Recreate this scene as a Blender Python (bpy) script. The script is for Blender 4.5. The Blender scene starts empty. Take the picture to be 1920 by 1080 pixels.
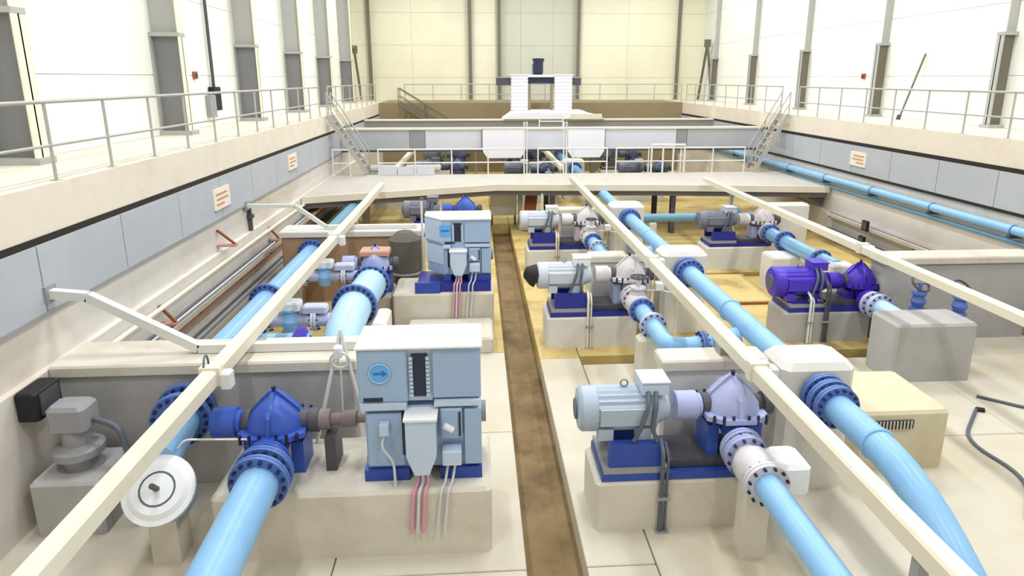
import bpy, math, random
from mathutils import Vector, Matrix
random.seed(7)
C = bpy.context.scene.collection
SC = bpy.context.scene

# ------------------------------------------------------------------ camera, world, exposure
cam_d = bpy.data.cameras.new('camera')
cam = bpy.data.objects.new('camera', cam_d); C.objects.link(cam)
FPX, PX, PY = 1215.0, 971.0, 451.0
cam_d.sensor_fit = 'HORIZONTAL'; cam_d.sensor_width = 36.0
cam_d.lens = 36.0 * FPX / 1920.0
cam_d.shift_x = -(PX - 960.0) / 1920.0
cam_d.shift_y = -(540.0 - PY) / 1920.0
cam_d.clip_start = 0.1; cam_d.clip_end = 200
PITCH, YAW = math.radians(14.003), math.radians(3.564)
cam.location = (0, 0, 6.0)
cam.rotation_euler = (math.pi / 2 - PITCH, 0, -YAW)
SC.camera = cam
w = bpy.data.worlds.new('world'); SC.world = w; w.use_nodes = True
w.node_tree.nodes['Background'].inputs[0].default_value = (0.75, 0.85, 1.0, 1)
w.node_tree.nodes['Background'].inputs[1].default_value = 1.0
SC.view_settings.view_transform = 'Standard'; SC.view_settings.look = 'None'
SC.view_settings.gamma = 1.0; SC.view_settings.use_curve_mapping = False
SC.view_settings.exposure = 0.1
LAMP_W = 400.0

# ------------------------------------------------------------------ materials
def srgb(r, g, b):
    f = lambda c: (c / 255 / 12.92) if c / 255 <= 0.04045 else ((c / 255 + 0.055) / 1.055) ** 2.4
    return (f(r), f(g), f(b), 1)
MATS = {}
def mat(name, rgb, rough=0.6, metal=0.0, var=0.12, scale=3.0, stain=None, samt=0.4, sscale=0.7, bump=0.0, spec=0.4):
    m = bpy.data.materials.new(name); m.use_nodes = True
    nt = m.node_tree; N = nt.nodes; L = nt.links
    b = N['Principled BSDF']
    b.inputs['Roughness'].default_value = rough; b.inputs['Metallic'].default_value = metal
    b.inputs['Specular IOR Level'].default_value = spec
    col = srgb(*rgb)
    tc = N.new('ShaderNodeNewGeometry')
    nz = N.new('ShaderNodeTexNoise'); nz.inputs['Scale'].default_value = scale; nz.inputs['Detail'].default_value = 5
    L.new(tc.outputs['Position'], nz.inputs['Vector'])
    mx = N.new('ShaderNodeMix'); mx.data_type = 'RGBA'
    mx.inputs['A'].default_value = tuple(c * (1 - var) for c in col[:3]) + (1,)
    mx.inputs['B'].default_value = tuple(min(1, c * (1 + var)) for c in col[:3]) + (1,)
    L.new(nz.outputs['Fac'], mx.inputs['Factor'])
    out = mx.outputs['Result']
    if stain:
        n2 = N.new('ShaderNodeTexNoise'); n2.inputs['Scale'].default_value = sscale; n2.inputs['Detail'].default_value = 6
        n2.inputs['Roughness'].default_value = 0.65
        L.new(tc.outputs['Position'], n2.inputs['Vector'])
        rp = N.new('ShaderNodeValToRGB'); rp.color_ramp.elements[0].position = 0.48; rp.color_ramp.elements[1].position = 0.72
        L.new(n2.outputs['Fac'], rp.inputs['Fac'])
        ml = N.new('ShaderNodeMath'); ml.operation = 'MULTIPLY'; ml.inputs[1].default_value = samt
        L.new(rp.outputs['Color'], ml.inputs[0])
        m2 = N.new('ShaderNodeMix'); m2.data_type = 'RGBA'; m2.inputs['B'].default_value = srgb(*stain)
        L.new(ml.outputs[0], m2.inputs['Factor']); L.new(out, m2.inputs['A'])
        out = m2.outputs['Result']
    L.new(out, b.inputs['Base Color'])
    if bump:
        bp = N.new('ShaderNodeBump'); bp.inputs['Strength'].default_value = bump; bp.inputs['Distance'].default_value = 0.02
        n3 = N.new('ShaderNodeTexNoise'); n3.inputs['Scale'].default_value = 25
        L.new(tc.outputs['Position'], n3.inputs['Vector']); L.new(n3.outputs['Fac'], bp.inputs['Height'])
        L.new(bp.outputs['Normal'], b.inputs['Normal'])
    MATS[name] = m
    return m
mat('wall_cream', (238, 234, 208), 0.8, var=0.03, scale=0.5, stain=(224, 218, 190), samt=0.5, sscale=0.3)
mat('wall_pale', (240, 241, 232), 0.8, var=0.03, scale=0.5, stain=(226, 224, 206), samt=0.5, sscale=0.3)
mat('wall_grey', (203, 203, 186), 0.8, var=0.03, scale=0.5)
mat('ceiling', (120, 122, 126), 0.9, var=0.02)
mat('column_grey', (128, 128, 130), 0.6, var=0.08, scale=1.5)
mat('column_light', (176, 176, 172), 0.6, var=0.06, scale=1.5)
mat('column_brown', (118, 112, 98), 0.6, var=0.08, scale=1.5)
mat('gallery_concrete', (226, 216, 200), 0.8, var=0.06, scale=1.2, stain=(205, 186, 160), samt=0.45, sscale=0.8, bump=0.1)
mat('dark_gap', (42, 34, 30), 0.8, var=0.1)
mat('fascia', (178, 183, 189), 0.45, var=0.06, scale=0.8, stain=(194, 197, 198), samt=0.5, sscale=0.6)
mat('fascia_white', (214, 216, 226), 0.5, var=0.04, scale=0.8)
mat('pit_wall', (216, 210, 202), 0.8, var=0.05, scale=0.9, stain=(190, 170, 142), samt=0.5, sscale=0.5, bump=0.1)
mat('pit_wall_brown', (150, 136, 104), 0.8, var=0.1, scale=0.9)
mat('concrete', (212, 206, 192), 0.85, var=0.07, scale=1.5, stain=(168, 140, 108), samt=0.35, sscale=0.8, bump=0.15)
mat('concrete_white', (218, 216, 210), 0.8, var=0.05, scale=1.5, stain=(190, 178, 158), samt=0.35, sscale=0.9, bump=0.1)
mat('concrete_grey', (176, 174, 172), 0.85, var=0.08, scale=1.5, stain=(150, 142, 134), samt=0.4, sscale=1.2, bump=0.15)
mat('concrete_tan', (206, 198, 170), 0.85, var=0.07, scale=1.5, stain=(168, 144, 96), samt=0.4, bump=0.1)
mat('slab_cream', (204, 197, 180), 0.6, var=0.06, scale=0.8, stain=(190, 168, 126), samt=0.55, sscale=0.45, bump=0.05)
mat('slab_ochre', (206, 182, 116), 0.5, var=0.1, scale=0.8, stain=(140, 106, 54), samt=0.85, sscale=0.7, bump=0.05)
mat('trench', (134, 112, 76), 0.8, var=0.25, scale=3.0, stain=(82, 56, 34), samt=0.85, sscale=0.9, bump=0.2)
mat('tube_cream', (226, 219, 200), 0.5, var=0.05, scale=2, stain=(202, 178, 130), samt=0.3, sscale=1.0)
mat('rail_grey', (176, 174, 166), 0.45, var=0.05)
mat('rail_white', (222, 222, 216), 0.45, var=0.04)
mat('sky_pipe', (138, 186, 226), 0.35, var=0.06, scale=1.5, stain=(104, 154, 206), samt=0.45, sscale=1.2)
mat('pale_pipe', (176, 212, 236), 0.35, var=0.05, scale=1.5)
mat('lilac_pipe', (190, 194, 220), 0.4, var=0.06, scale=2)
mat('teal_pipe', (104, 152, 180), 0.4, var=0.08, scale=1.5)
mat('flange_blue', (86, 116, 184), 0.4, var=0.08)
mat('bolt', (44, 52, 84), 0.4, metal=0.4, var=0.1)
mat('pump_blue', (56, 88, 178), 0.35, var=0.1, scale=3)
mat('pump_lilac', (168, 176, 216), 0.4, var=0.08, scale=3, stain=(150, 140, 150), samt=0.3)
mat('pump_dark', (84, 96, 122), 0.4, var=0.12, scale=3)
mat('pump_violet', (64, 38, 176), 0.35, var=0.1, scale=3)
mat('pump_white', (212, 208, 212), 0.4, var=0.06, scale=3, stain=(160, 140, 130), samt=0.4, sscale=2)
mat('motor_grey', (168, 182, 198), 0.4, var=0.05, scale=2)
mat('motor_pale', (192, 200, 210), 0.4, var=0.05, scale=2)
mat('motor_dark', (112, 116, 130), 0.45, var=0.08, scale=2)
mat('motor_violet', (74, 52, 186), 0.35, var=0.08, scale=2)
mat('frame_navy', (38, 46, 140), 0.4, var=0.1)
mat('frame_blue', (46, 74, 160), 0.4, var=0.1)
mat('casing', (156, 180, 208), 0.4, var=0.04, scale=1.5)
mat('casing_light', (190, 206, 226), 0.4, var=0.04, scale=1.5)
mat('casing_white', (232, 234, 236), 0.5, var=0.03, scale=1.5)
mat('vent_dark', (40, 46, 66), 0.5, var=0.1)
mat('logo_blue', (96, 170, 230), 0.5, var=0.03)
mat('logo_dark', (56, 110, 180), 0.5, var=0.03)
mat('black', (26, 26, 28), 0.6, var=0.1)
mat('cable_grey', (90, 98, 108), 0.5, var=0.1)
mat('cable_white', (206, 206, 210), 0.5, var=0.05)
mat('cable_pink', (216, 150, 170), 0.5, var=0.05)
mat('steel_dark', (78, 76, 82), 0.5, var=0.1)
mat('steel_grey', (150, 150, 152), 0.45, var=0.08)
mat('rust', (140, 84, 52), 0.8, var=0.2, scale=4)
mat('shaft_brown', (128, 116, 114), 0.6, var=0.1)
mat('concrete_brown', (172, 140, 112), 0.85, var=0.1, scale=1.0, stain=(120, 84, 60), samt=0.5, sscale=0.6)
mat('tarp', (104, 98, 88), 0.8, var=0.25, scale=4)
mat('rust_pale', (196, 150, 130), 0.7, var=0.1)
mat('tray', (184, 176, 162), 0.5, var=0.08, scale=2, stain=(140, 120, 96), samt=0.4)
mat('red_box', (160, 84, 62), 0.5, var=0.05)
mat('sign_white', (238, 226, 212), 0.5, var=0.02)
mat('sign_ink', (196, 150, 118), 0.6, var=0.05)
mat('duct_white', (236, 236, 244), 0.5, var=0.02)
mat('deck', (188, 183, 174), 0.7, var=0.06, scale=1.5, stain=(180, 160, 130), samt=0.35)
mat('beam_dark', (126, 122, 124), 0.6, var=0.08)
mat('lamp_housing', (200, 200, 200), 0.5, var=0.03)
def emis(name, rgb, s):
    m = bpy.data.materials.new(name); m.use_nodes = True
    b = m.node_tree.nodes['Principled BSDF']
    b.inputs['Emission Color'].default_value = srgb(*rgb); b.inputs['Emission Strength'].default_value = s
    MATS[name] = m
emis('lamp_glow', (255, 250, 238), 6.0)

# ------------------------------------------------------------------ mesh builder (world coordinates in, one object out)
ORG = {}
class MB:
    def __init__(s): s.v = []; s.f = []; s.sm = []
    def add(s, vs, fs, smooth=False):
        o = len(s.v); s.v += [tuple(p) for p in vs]
        for f in fs: s.f.append([i + o for i in f]); s.sm.append(smooth)
        return s
    def box(s, x0, x1, y0, y1, z0, z1):
        return s.add([(x0,y0,z0),(x1,y0,z0),(x1,y1,z0),(x0,y1,z0),(x0,y0,z1),(x1,y0,z1),(x1,y1,z1),(x0,y1,z1)],
              [(3,2,1,0),(4,5,6,7),(0,1,5,4),(1,2,6,5),(2,3,7,6),(3,0,4,7)])
    def bbox(s, x0, x1, y0, y1, z0, z1, b=0.03):
        # box with chamfered vertical edges and top edges
        p = [(x0+b,y0),(x1-b,y0),(x1,y0+b),(x1,y1-b),(x1-b,y1),(x0+b,y1),(x0,y1-b),(x0,y0+b)]
        cx, cy = (x0+x1)/2, (y0+y1)/2
        q = []
        for (x, y) in p:
            q.append((x + (b if x < cx else -b) * 0.8, y + (b if y < cy else -b) * 0.8))
        vs = [(x,y,z0) for x,y in p] + [(x,y,z1-b) for x,y in p] + [(x,y,z1) for x,y in q]
        fs = [tuple(reversed(range(8))), tuple(range(16,24))]
        for k in (0, 8):
            for i in range(8): j = (i+1) % 8; fs.append((k+i, k+j, k+8+j, k+8+i))
        return s.add(vs, fs)
    def prism(s, poly, a0, a1, axis='z'):
        n = len(poly)
        def P(u, v, a): return (u,v,a) if axis == 'z' else ((u,a,v) if axis == 'y' else (a,u,v))
        vs = [P(u,v,a0) for u,v in poly] + [P(u,v,a1) for u,v in poly]
        fs = [tuple(reversed(range(n))), tuple(range(n, 2*n))]
        for i in range(n): j = (i+1) % n; fs.append((i,j,n+j,n+i))
        if axis == 'y': fs = [tuple(reversed(f)) for f in fs]
        return s.add(vs, fs)
    def frame(s, d):
        d = Vector(d).normalized()
        up = Vector((0,0,1)) if abs(d.z) < 0.95 else Vector((0,1,0))
        a = d.cross(up).normalized(); b = a.cross(d).normalized()
        return d, a, b
    def bar(s, p, q, wd, ht):
        p, q = Vector(p), Vector(q); d, a, b = s.frame(q - p)
        vs = []
        for c in (p, q):
            for su, sv in ((-1,-1),(1,-1),(1,1),(-1,1)): vs.append(c + a*su*wd/2 + b*sv*ht/2)
        return s.add(vs, [(3,2,1,0),(4,5,6,7),(0,1,5,4),(1,2,6,5),(2,3,7,6),(3,0,4,7)])
    def lathe(s, p, d, prof, n=20, share=False, caps=True):
        p = Vector(p); d, a, b = s.frame(d)
        def ring(t, r): return [p + d*t + (a*math.cos(2*math.pi*i/n) + b*math.sin(2*math.pi*i/n))*r for i in range(n)]
        if share:
            vs = []; fs = []
            for t, r in prof: vs += ring(t, r)
            for k in range(len(prof)-1):
                for i in range(n): j = (i+1) % n; fs.append((k*n+i, k*n+j, (k+1)*n+j, (k+1)*n+i))
            s.add(vs, fs, True)
        else:
            for (t0,r0),(t1,r1) in zip(prof, prof[1:]):
                s.add(ring(t0,r0) + ring(t1,r1), [(i,(i+1)%n,n+(i+1)%n,n+i) for i in range(n)], True)
        if caps:
            if prof[0][1] > 1e-4: s.add(ring(*prof[0]), [tuple(reversed(range(n)))])
            if prof[-1][1] > 1e-4: s.add(ring(*prof[-1]), [tuple(range(n))])
        return s
    def cyl(s, p, q, r, n=12, r2=None):
        p, q = Vector(p), Vector(q)
        return s.lathe(p, q-p, [(0,r),((q-p).length, r if r2 is None else r2)], n)
    def tube(s, pts, r, n=12, rb=None):
        # smooth tube through points, corners rounded with radius rb
        pts = [Vector(p) for p in pts]
        path = [pts[0]]
        for i in range(1, len(pts)-1):
            a, b, c = pts[i-1], pts[i], pts[i+1]
            R = rb if rb else r*2
            R = min(R, (b-a).length*0.49, (c-b).length*0.49)
            u = (a-b).normalized()*R; v = (c-b).normalized()*R
            for k in range(7):
                t = k/6; path.append((b+u)*(1-t)**2 + b*2*t*(1-t) + (b+v)*t*t)
        path.append(pts[-1])
        vs = []; N = len(path); prev = None
        for i, p in enumerate(path):
            d = (path[min(i+1,N-1)] - path[max(i-1,0)]).normalized()
            if prev is None: _, a, b = s.frame(d)
            else:
                a = (prev - d*prev.dot(d)).normalized(); b = d.cross(a)*-1
                b = a.cross(d)
            prev = a
            vs += [p + (a*math.cos(2*math.pi*k/n) + b*math.sin(2*math.pi*k/n))*r for k in range(n)]
        fs = []
        for i in range(N-1):
            for k in range(n): j = (k+1) % n; fs.append((i*n+k, i*n+j, (i+1)*n+j, (i+1)*n+k))
        s.add(vs, fs, True)
        s.add(vs[:n], [tuple(reversed(range(n)))]); s.add(vs[-n:], [tuple(range(n))])
        return s
    def torus(s, c, d, R, r, n=20, m=8):
        c = Vector(c); d, a, b = s.frame(d); vs = []; fs = []
        for i in range(n):
            t = 2*math.pi*i/n; e = a*math.cos(t) + b*math.sin(t)
            for k in range(m):
                u = 2*math.pi*k/m; vs.append(c + e*(R + r*math.cos(u)) + d*r*math.sin(u))
        for i in range(n):
            for k in range(m): fs.append((i*m+k, ((i+1)%n)*m+k, ((i+1)%n)*m+(k+1)%m, i*m+(k+1)%m))
        return s.add(vs, fs, True)
    def build(s, name, m, parent=None):
        if parent is not None: o = ORG[parent.name]
        else:
            xs, ys, zs = zip(*s.v); o = Vector(((min(xs)+max(xs))/2, (min(ys)+max(ys))/2, min(zs)))
        me = bpy.data.meshes.new(name)
        me.from_pydata([tuple(Vector(p)-o) for p in s.v], [], s.f)
        me.polygons.foreach_set('use_smooth', s.sm)
        me.materials.append(MATS[m]); me.update()
        import bmesh
        bm = bmesh.new(); bm.from_mesh(me); bmesh.ops.recalc_face_normals(bm, faces=bm.faces); bm.to_mesh(me); bm.free()
        ob = bpy.data.objects.new(name, me); C.objects.link(ob)
        if parent is not None: ob.parent = parent
        else: ob.location = o
        ORG[ob.name] = o
        return ob
def each(name, m, parent, *boxes):
    # one object for each box
    return [MB().box(*b).build(name, m, parent) for b in boxes]
def inst(src, name, parent, delta):
    ob = bpy.data.objects.new(name, src.data); C.objects.link(ob); ob.parent = parent; ob.location = delta
    ORG[ob.name] = ORG[parent.name]; return ob
def tag(o, label, cat, group=None, kind=None):
    if label: o['label'] = label
    if cat: o['category'] = cat
    if group: o['group'] = group
    if kind: o['kind'] = kind
    return o
def thing(name, loc, label, cat, group=None):
    o = bpy.data.objects.new(name, None); C.objects.link(o); o.location = loc; o.empty_display_size = 0.2
    ORG[o.name] = Vector(loc); return tag(o, label, cat, group)
def struct(name, mb, m, parent=None):
    o = mb.build(name, m, parent)
    if parent is None: o['kind'] = 'structure'
    return o
ORD = ['nearest', 'second', 'third', 'fourth', 'fifth', 'sixth', 'seventh', 'eighth', 'ninth', 'tenth']

# ------------------------------------------------------------------ the setting
XL, XR = -6.3, 13.6           # pit walls
WL, WR = -8.65, 16.5          # hall walls
YF, YN = 48.0, -4.0           # far and near wall
YE = 43.0                     # far end of the pit
ZG, ZT = 4.5, 15.0            # gallery floor, roof
struct('ceiling', MB().box(WL-.3, WR+.3, YN-.3, YF+.3, ZT, ZT+.2), 'ceiling')
struct('wall_near', MB().box(WL-.3, WR+.3, YN-.3, YN, -.4, ZT), 'column_light')
wl = struct('wall_left', MB().box(WL-.3, WL-.06, YN, YF, 4.2, ZT), 'wall_cream')
wr = struct('wall_right', MB().box(WR+.06, WR+.3, YN, YF, 4.2, ZT), 'wall_cream')
wf = struct('wall_far', MB().box(WL-.3, WR+.3, YF+.06, YF+.3, 4.2, ZT), 'wall_grey')
LCOL = [6.0, 12.3, 18.7, 24.9, 31.1, 37.2, 43.4]
RCOL = [7.3, 13.6, 19.8, 26.1, 32.4, 38.6, 45.0]
ZROWS = [4.5, 6.1, 8.3, 10.5, 12.7, 15.0]
def wall_panels(parent, edges, x0, x1, mname, along='y'):
    for a, b in zip(edges, edges[1:]):
        for za, zb in zip(ZROWS, ZROWS[1:]):
            g = .006
            mb = MB().box(x0, x1, a+g, b-g, za+g, zb-g) if along == 'y' else MB().box(a+g, b-g, x0, x1, za+g, zb-g)
            mb.build('wall_panel', mname, parent)
wall_panels(wl, [YN] + [c for c in LCOL] + [YF], WL-.06, WL, 'wall_pale')
wall_panels(wr, [YN] + [c for c in RCOL] + [YF], WR, WR+.06, 'wall_pale')
wall_panels(wf, [WL, -4.5, -.4, 1.65], YF, YF+.06, 'wall_cream', 'x')
wall_panels(wf, [7.28, 10.9, 14.5, WR], YF, YF+.06, 'wall_cream', 'x')
wall_panels(wf, [1.65, 3.2, 5.5, 7.28], YF+.02, YF+.06, 'wall_grey', 'x')
# galleries
struct('gallery_left', MB().box(WL, XL, YN, YF, 3.8, ZG), 'gallery_concrete')
struct('gallery_right', MB().box(XR, WR, YN, YF, 3.8, ZG), 'gallery_concrete')
struct('gallery_far', MB().box(XL, XR, YE, YF, 3.9, ZG), 'pit_wall_brown')
struct('gallery_near', MB().box(XL, XR, YN, 0.3, 3.8, ZG), 'gallery_concrete')
struct('shadow_gap_left', MB().box(XL-.12, XL+.02, 0.3, YE, 3.70, 3.80), 'dark_gap')  # dark strip stands in for the shadow line under the slab edge
struct('shadow_gap_right', MB().box(XR-.02, XR+.12, 0.3, YE, 3.68, 3.80), 'dark_gap')  # same shadow line as a dark strip on the right side
struct('trim_3', MB().box(XL-.10, XL+.08, 0.3, YE, 2.68, 2.74), 'steel_grey')
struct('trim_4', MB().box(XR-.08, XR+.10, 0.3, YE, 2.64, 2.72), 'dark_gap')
struct('wall_pit_left', MB().box(XL-.6, XL, YN, YE, -.3, 3.70).box(XL, XL+.12, YN, YE, -.3, 1.95), 'pit_wall')
struct('wall_pit_right', MB().box(XR, XR+.6, YN, YE, -.3, 3.70).box(XR-.12, XR, YN, YE, -.3, 1.1), 'pit_wall')
struct('wall_pit_far', MB().box(XL-.6, XR+.6, YE, YE+.5, -.3, 3.9), 'pit_wall_brown')
struct('wall_pit_near', MB().box(XL-.6, XR+.6, -.2, 0.3, -.3, 3.8), 'pit_wall')
fl = struct('fascia_left', MB().box(XL, XL+.03, 0.3, YE, 2.74, 3.70), 'steel_grey')
fr = struct('fascia_right', MB().box(XR-.03, XR, 0.3, YE, 2.72, 3.68), 'steel_grey')
def fascia_row(par, xa, xb, z0, z1, ys):
    for i, (a, b) in enumerate(zip(ys, ys[1:])):
        MB().box(xa, xb, a+.012, b-.012, z0, z1).build('fascia_panel', 'fascia', par)
YS = [0.3 + i*2.24 for i in range(20)]; YS[-1] = YE
fascia_row(fl, XL+.03, XL+.06, 2.74, 3.70, YS)
fascia_row(fr, XR-.06, XR-.03, 2.72, 3.68, YS)
# floor: a brown sunk base and cast slabs that leave the trenches open
floor = struct('floor', MB().box(XL-.3, XR+.3, YN, YE, -.5, -.34), 'trench')
def slab(x0, x1, y0, y1, m): MB().bbox(x0+.008, x1-.008, y0+.008, y1-.008, -.34, 0, .012).build('floor_slab', m, floor)
TL, TR = .55, 1.3
ly = [0.3, 3.6, 6.9, 10.2, 13.6, 17.0, 20.6, 24.2, 27.8, 31.4, 35, 39, YE]
for i, (a, b) in enumerate(zip(ly, ly[1:])):
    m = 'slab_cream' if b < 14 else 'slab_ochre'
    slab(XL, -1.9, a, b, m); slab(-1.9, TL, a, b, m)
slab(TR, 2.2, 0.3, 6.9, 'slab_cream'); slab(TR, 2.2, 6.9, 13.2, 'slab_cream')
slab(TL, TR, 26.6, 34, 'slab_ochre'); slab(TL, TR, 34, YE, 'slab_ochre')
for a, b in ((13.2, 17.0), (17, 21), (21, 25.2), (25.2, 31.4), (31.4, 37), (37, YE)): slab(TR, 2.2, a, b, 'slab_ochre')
for a, b in ((0.3, 5.2), (5.2, 9.6), (9.6, 12.85)): 
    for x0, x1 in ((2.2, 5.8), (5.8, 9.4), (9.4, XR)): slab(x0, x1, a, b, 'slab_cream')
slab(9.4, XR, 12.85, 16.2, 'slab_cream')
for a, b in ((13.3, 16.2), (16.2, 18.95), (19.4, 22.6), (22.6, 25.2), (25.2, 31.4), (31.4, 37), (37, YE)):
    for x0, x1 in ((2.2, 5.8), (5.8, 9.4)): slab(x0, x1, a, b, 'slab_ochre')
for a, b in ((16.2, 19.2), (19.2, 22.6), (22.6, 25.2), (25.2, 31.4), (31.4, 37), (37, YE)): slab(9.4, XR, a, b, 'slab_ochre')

# ------------------------------------------------------------------ added lamps, unseen under the roof, to light the hall
k = 0
for iy, ly_ in enumerate((2, 10, 18, 26, 34, 42)):
    for ix, lx in enumerate((-4.0, 4.0, 12.0)):
        t = thing('added_ceiling_lamp', (lx, ly_, 14.0), '%s added high-bay strip lamp, unseen under the roof, %s line of lamps' % (ORD[iy], ('left', 'middle', 'right')[ix]), 'lamp', 'added high-bay lamps')
        MB().box(lx-.45, lx+.45, ly_-1.6, ly_+1.6, 14.06, 14.3).build('housing', 'lamp_housing', t)
        MB().box(lx-.4, lx+.4, ly_-1.55, ly_+1.55, 14.03, 14.06).build('diffuser', 'lamp_glow', t)
        each('hanger', 'lamp_housing', t, (lx-.02, lx+.02, ly_-1.2, ly_-1.16, 14.3, ZT), (lx-.02, lx+.02, ly_+1.16, ly_+1.2, 14.3, ZT))
        ld = bpy.data.lights.new('added_strip_light', 'AREA'); ld.shape = 'RECTANGLE'; ld.size = .8; ld.size_y = 3.1
        ld.energy = LAMP_W; ld.color = (.95, .975, 1.0)
        lo = bpy.data.objects.new('added_strip_light', ld); C.objects.link(lo); lo.location = (0, 0, 0); lo.parent = t

# ------------------------------------------------------------------ wall columns
for i, y in enumerate(LCOL):
    t = thing('steel_column', (WL+.4, y, ZG), 'grey steel column on the left wall, %s from the camera' % ORD[i], 'column', 'left wall columns')
    x1 = WL + .78
    MB().box(WL+.02, x1, y-.02, y+.02, ZG, 7.1).build('lower_web', 'column_grey', t)
    MB().box(x1-.03, x1, y-.18, y+.18, ZG, 7.1).build('inner_flange', 'wall_cream', t)  # cream colour stands in for the lit inner side of the grey column
    MB().box(WL+.01, WL+.04, y-.18, y+.18, ZG, 7.1).build('outer_flange', 'column_light', t)
    MB().box(WL+.005, x1+.08, y-.24, y+.24, ZG, ZG+.12).build('base_plate', 'column_light', t)
    MB().box(WL+.01, x1+.01, y-.19, y+.19, 7.1, 7.2).build('bracket', 'column_light', t)
    MB().box(WL+.02, x1-.03, y-.02, y+.02, 7.2, ZT).build('upper_web', 'column_light', t)
    MB().box(x1-.03, x1, y-.18, y+.18, 7.2, ZT).build('upper_flange', 'wall_cream', t)  # lit inner side painted cream here too
for i, y in enumerate(RCOL):
    t = thing('steel_column', (WR-.25, y, ZG), 'slim dark column on the right wall, %s from the camera' % ORD[i], 'column', 'right wall columns')
    x0 = WR - .46
    MB().box(x0, WR-.02, y-.02, y+.02, ZG, 7.3).build('lower_web', 'column_brown', t)
    MB().box(x0, x0+.03, y-.14, y+.14, ZG, 7.3).build('inner_flange', 'column_light', t)
    MB().box(x0-.06, WR-.005, y-.2, y+.2, ZG, ZG+.1).build('base_plate', 'column_light', t)
    MB().box(x0-.01, WR-.01, y-.15, y+.15, 7.3, 7.4).build('bracket', 'column_light', t)
    MB().box(x0+.16, WR-.02, y-.02, y+.02, 7.4, ZT).build('upper_web', 'column_light', t)
for i, (x, nm) in enumerate(((-7.4, 'left corner'), (-.4, 'left of the twin white ducts'), (1.65, 'left edge of the grey gate bay'), (7.28, 'right edge of the grey gate bay'), (14.5, 'right corner'))):
    t = thing('wall_post', (x, YF-.15, ZG), 'thin brown post on the far wall, %s' % nm, 'post', 'far wall posts')
    MB().box(x-.02, x+.02, YF-.3, YF-.01, ZG, ZT).build('web', 'column_brown', t)
    MB().box(x-.12, x+.12, YF-.33, YF-.3, ZG, ZT).build('flange', 'column_brown', t)
    MB().box(x-.2, x+.2, YF-.4, YF-.01, ZG, ZG+.06).build('base_plate', 'column_light', t)
def brace(pts, label):
    t = thing('wall_brace', pts[0][0], label, 'brace', 'corner braces')
    for a, b in pts: MB().bar(a, b, .14, .14).build('brace_bar', 'column_brown', t)
    c = pts[0][1]; MB().box(c[0]-.2, c[0]+.2, c[1]-.12, c[1]+.12, c[2]-.25, c[2]+.25).build('gusset_plate', 'column_brown', t)
brace((((16.05, 47.3, 4.55), (16.05, 46.0, 8.4)), ((16.05, 44.9, 5.6), (16.05, 46.0, 8.4))), 'brown diagonal brace in the right corner of the far wall')
brace((((-8.1, 44.0, 8.2), (-8.1, 45.6, 7.9)), ((-8.1, 47.4, 4.6), (-8.1, 45.6, 7.9))), 'brown diagonal brace in the left corner of the far wall')
# conduit with a black box on the left wall, call points
t = thing('wall_conduit', (WL+.1, 22.3, 5.0), 'dark vertical conduit with black switch box on left wall between columns', 'conduit')
MB().cyl((WL+.1, 22.3, 5.6), (WL+.1, 22.3, 9.2), .05).build('pipe', 'steel_dark', t)
MB().bbox(WL, WL+.22, 22.05, 22.55, 5.0, 5.75, .02).build('switch_box', 'black', t)
MB().bbox(WL, WL+.25, 21.75, 22.0, 4.8, 5.5, .02).build('side_box', 'steel_grey', t)
for x, y, nm, d in ((WL, 21.1, 'left wall near the dark conduit', 1), (WR, 27.5, 'right wall between two slim columns', -1)):
    t = thing('call_point', (x+d*.05, y, 6.0), 'small red alarm call point on the %s' % nm, 'alarm', 'alarm call points')
    MB().box(min(x, x+d*.08), max(x, x+d*.08), y-.11, y+.11, 6.0, 6.22).build('housing', 'red_box', t)
    MB().box(min(x+d*.08, x+d*.1), max(x+d*.08, x+d*.1), y-.06, y+.06, 6.04, 6.16).build('button_plate', 'steel_dark', t)

# ------------------------------------------------------------------ handrails
def handrail(pts, zb, label, m='rail_grey', step=1.6, h=1.17, group='handrails', r=.026, mid=.53):
    pts = [Vector(p) for p in pts]
    t = thing('handrail', tuple(pts[0][:2]) + (zb,), label, 'railing', group)
    proto = None
    for a, b in zip(pts, pts[1:]):
        a3, b3 = Vector((a.x, a.y, zb)), Vector((b.x, b.y, zb))
        L = (b3-a3).length; n = max(1, round(L/step))
        for i in range(n + 1):
            p = a3.lerp(b3, i/n)
            if proto is None:
                proto = MB().cyl(p, p + Vector((0,0,h)), r, 8).box(p.x-.06, p.x+.06, p.y-.06, p.y+.06, zb, zb+.012).build('post', m, t); p0 = p
            else: inst(proto, 'post', t, p - p0)
        MB().cyl(a3 + Vector((0,0,h)), b3 + Vector((0,0,h)), r*1.15, 8).build('top_rail', m, t)
        MB().cyl(a3 + Vector((0,0,mid)), b3 + Vector((0,0,mid)), r*.9, 8).build('middle_rail', m, t)
    return t
handrail([(XL-.1, 2.4, 0), (XL-.1, 27.4, 0)], ZG, 'grey tube handrail along the left gallery edge, near side of the steep stair')
handrail([(XL-.1, 29.0, 0), (XL-.1, 42.6, 0)], ZG, 'grey tube handrail along the left gallery edge, beyond the steep stair')
handrail([(XR+.1, 8.0, 0), (XR+.1, 27.4, 0)], ZG, 'grey tube handrail along the right gallery edge, near side of the steep stair')
handrail([(XR+.1, 29.0, 0), (XR+.1, 42.6, 0)], ZG, 'grey tube handrail along the right gallery edge, beyond the steep stair')
handrail([(-4.6, YE+.12, 0), (XR-.1, YE+.12, 0)], ZG, 'thin grey handrail along the far gallery below the far wall', step=1.9)

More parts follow.
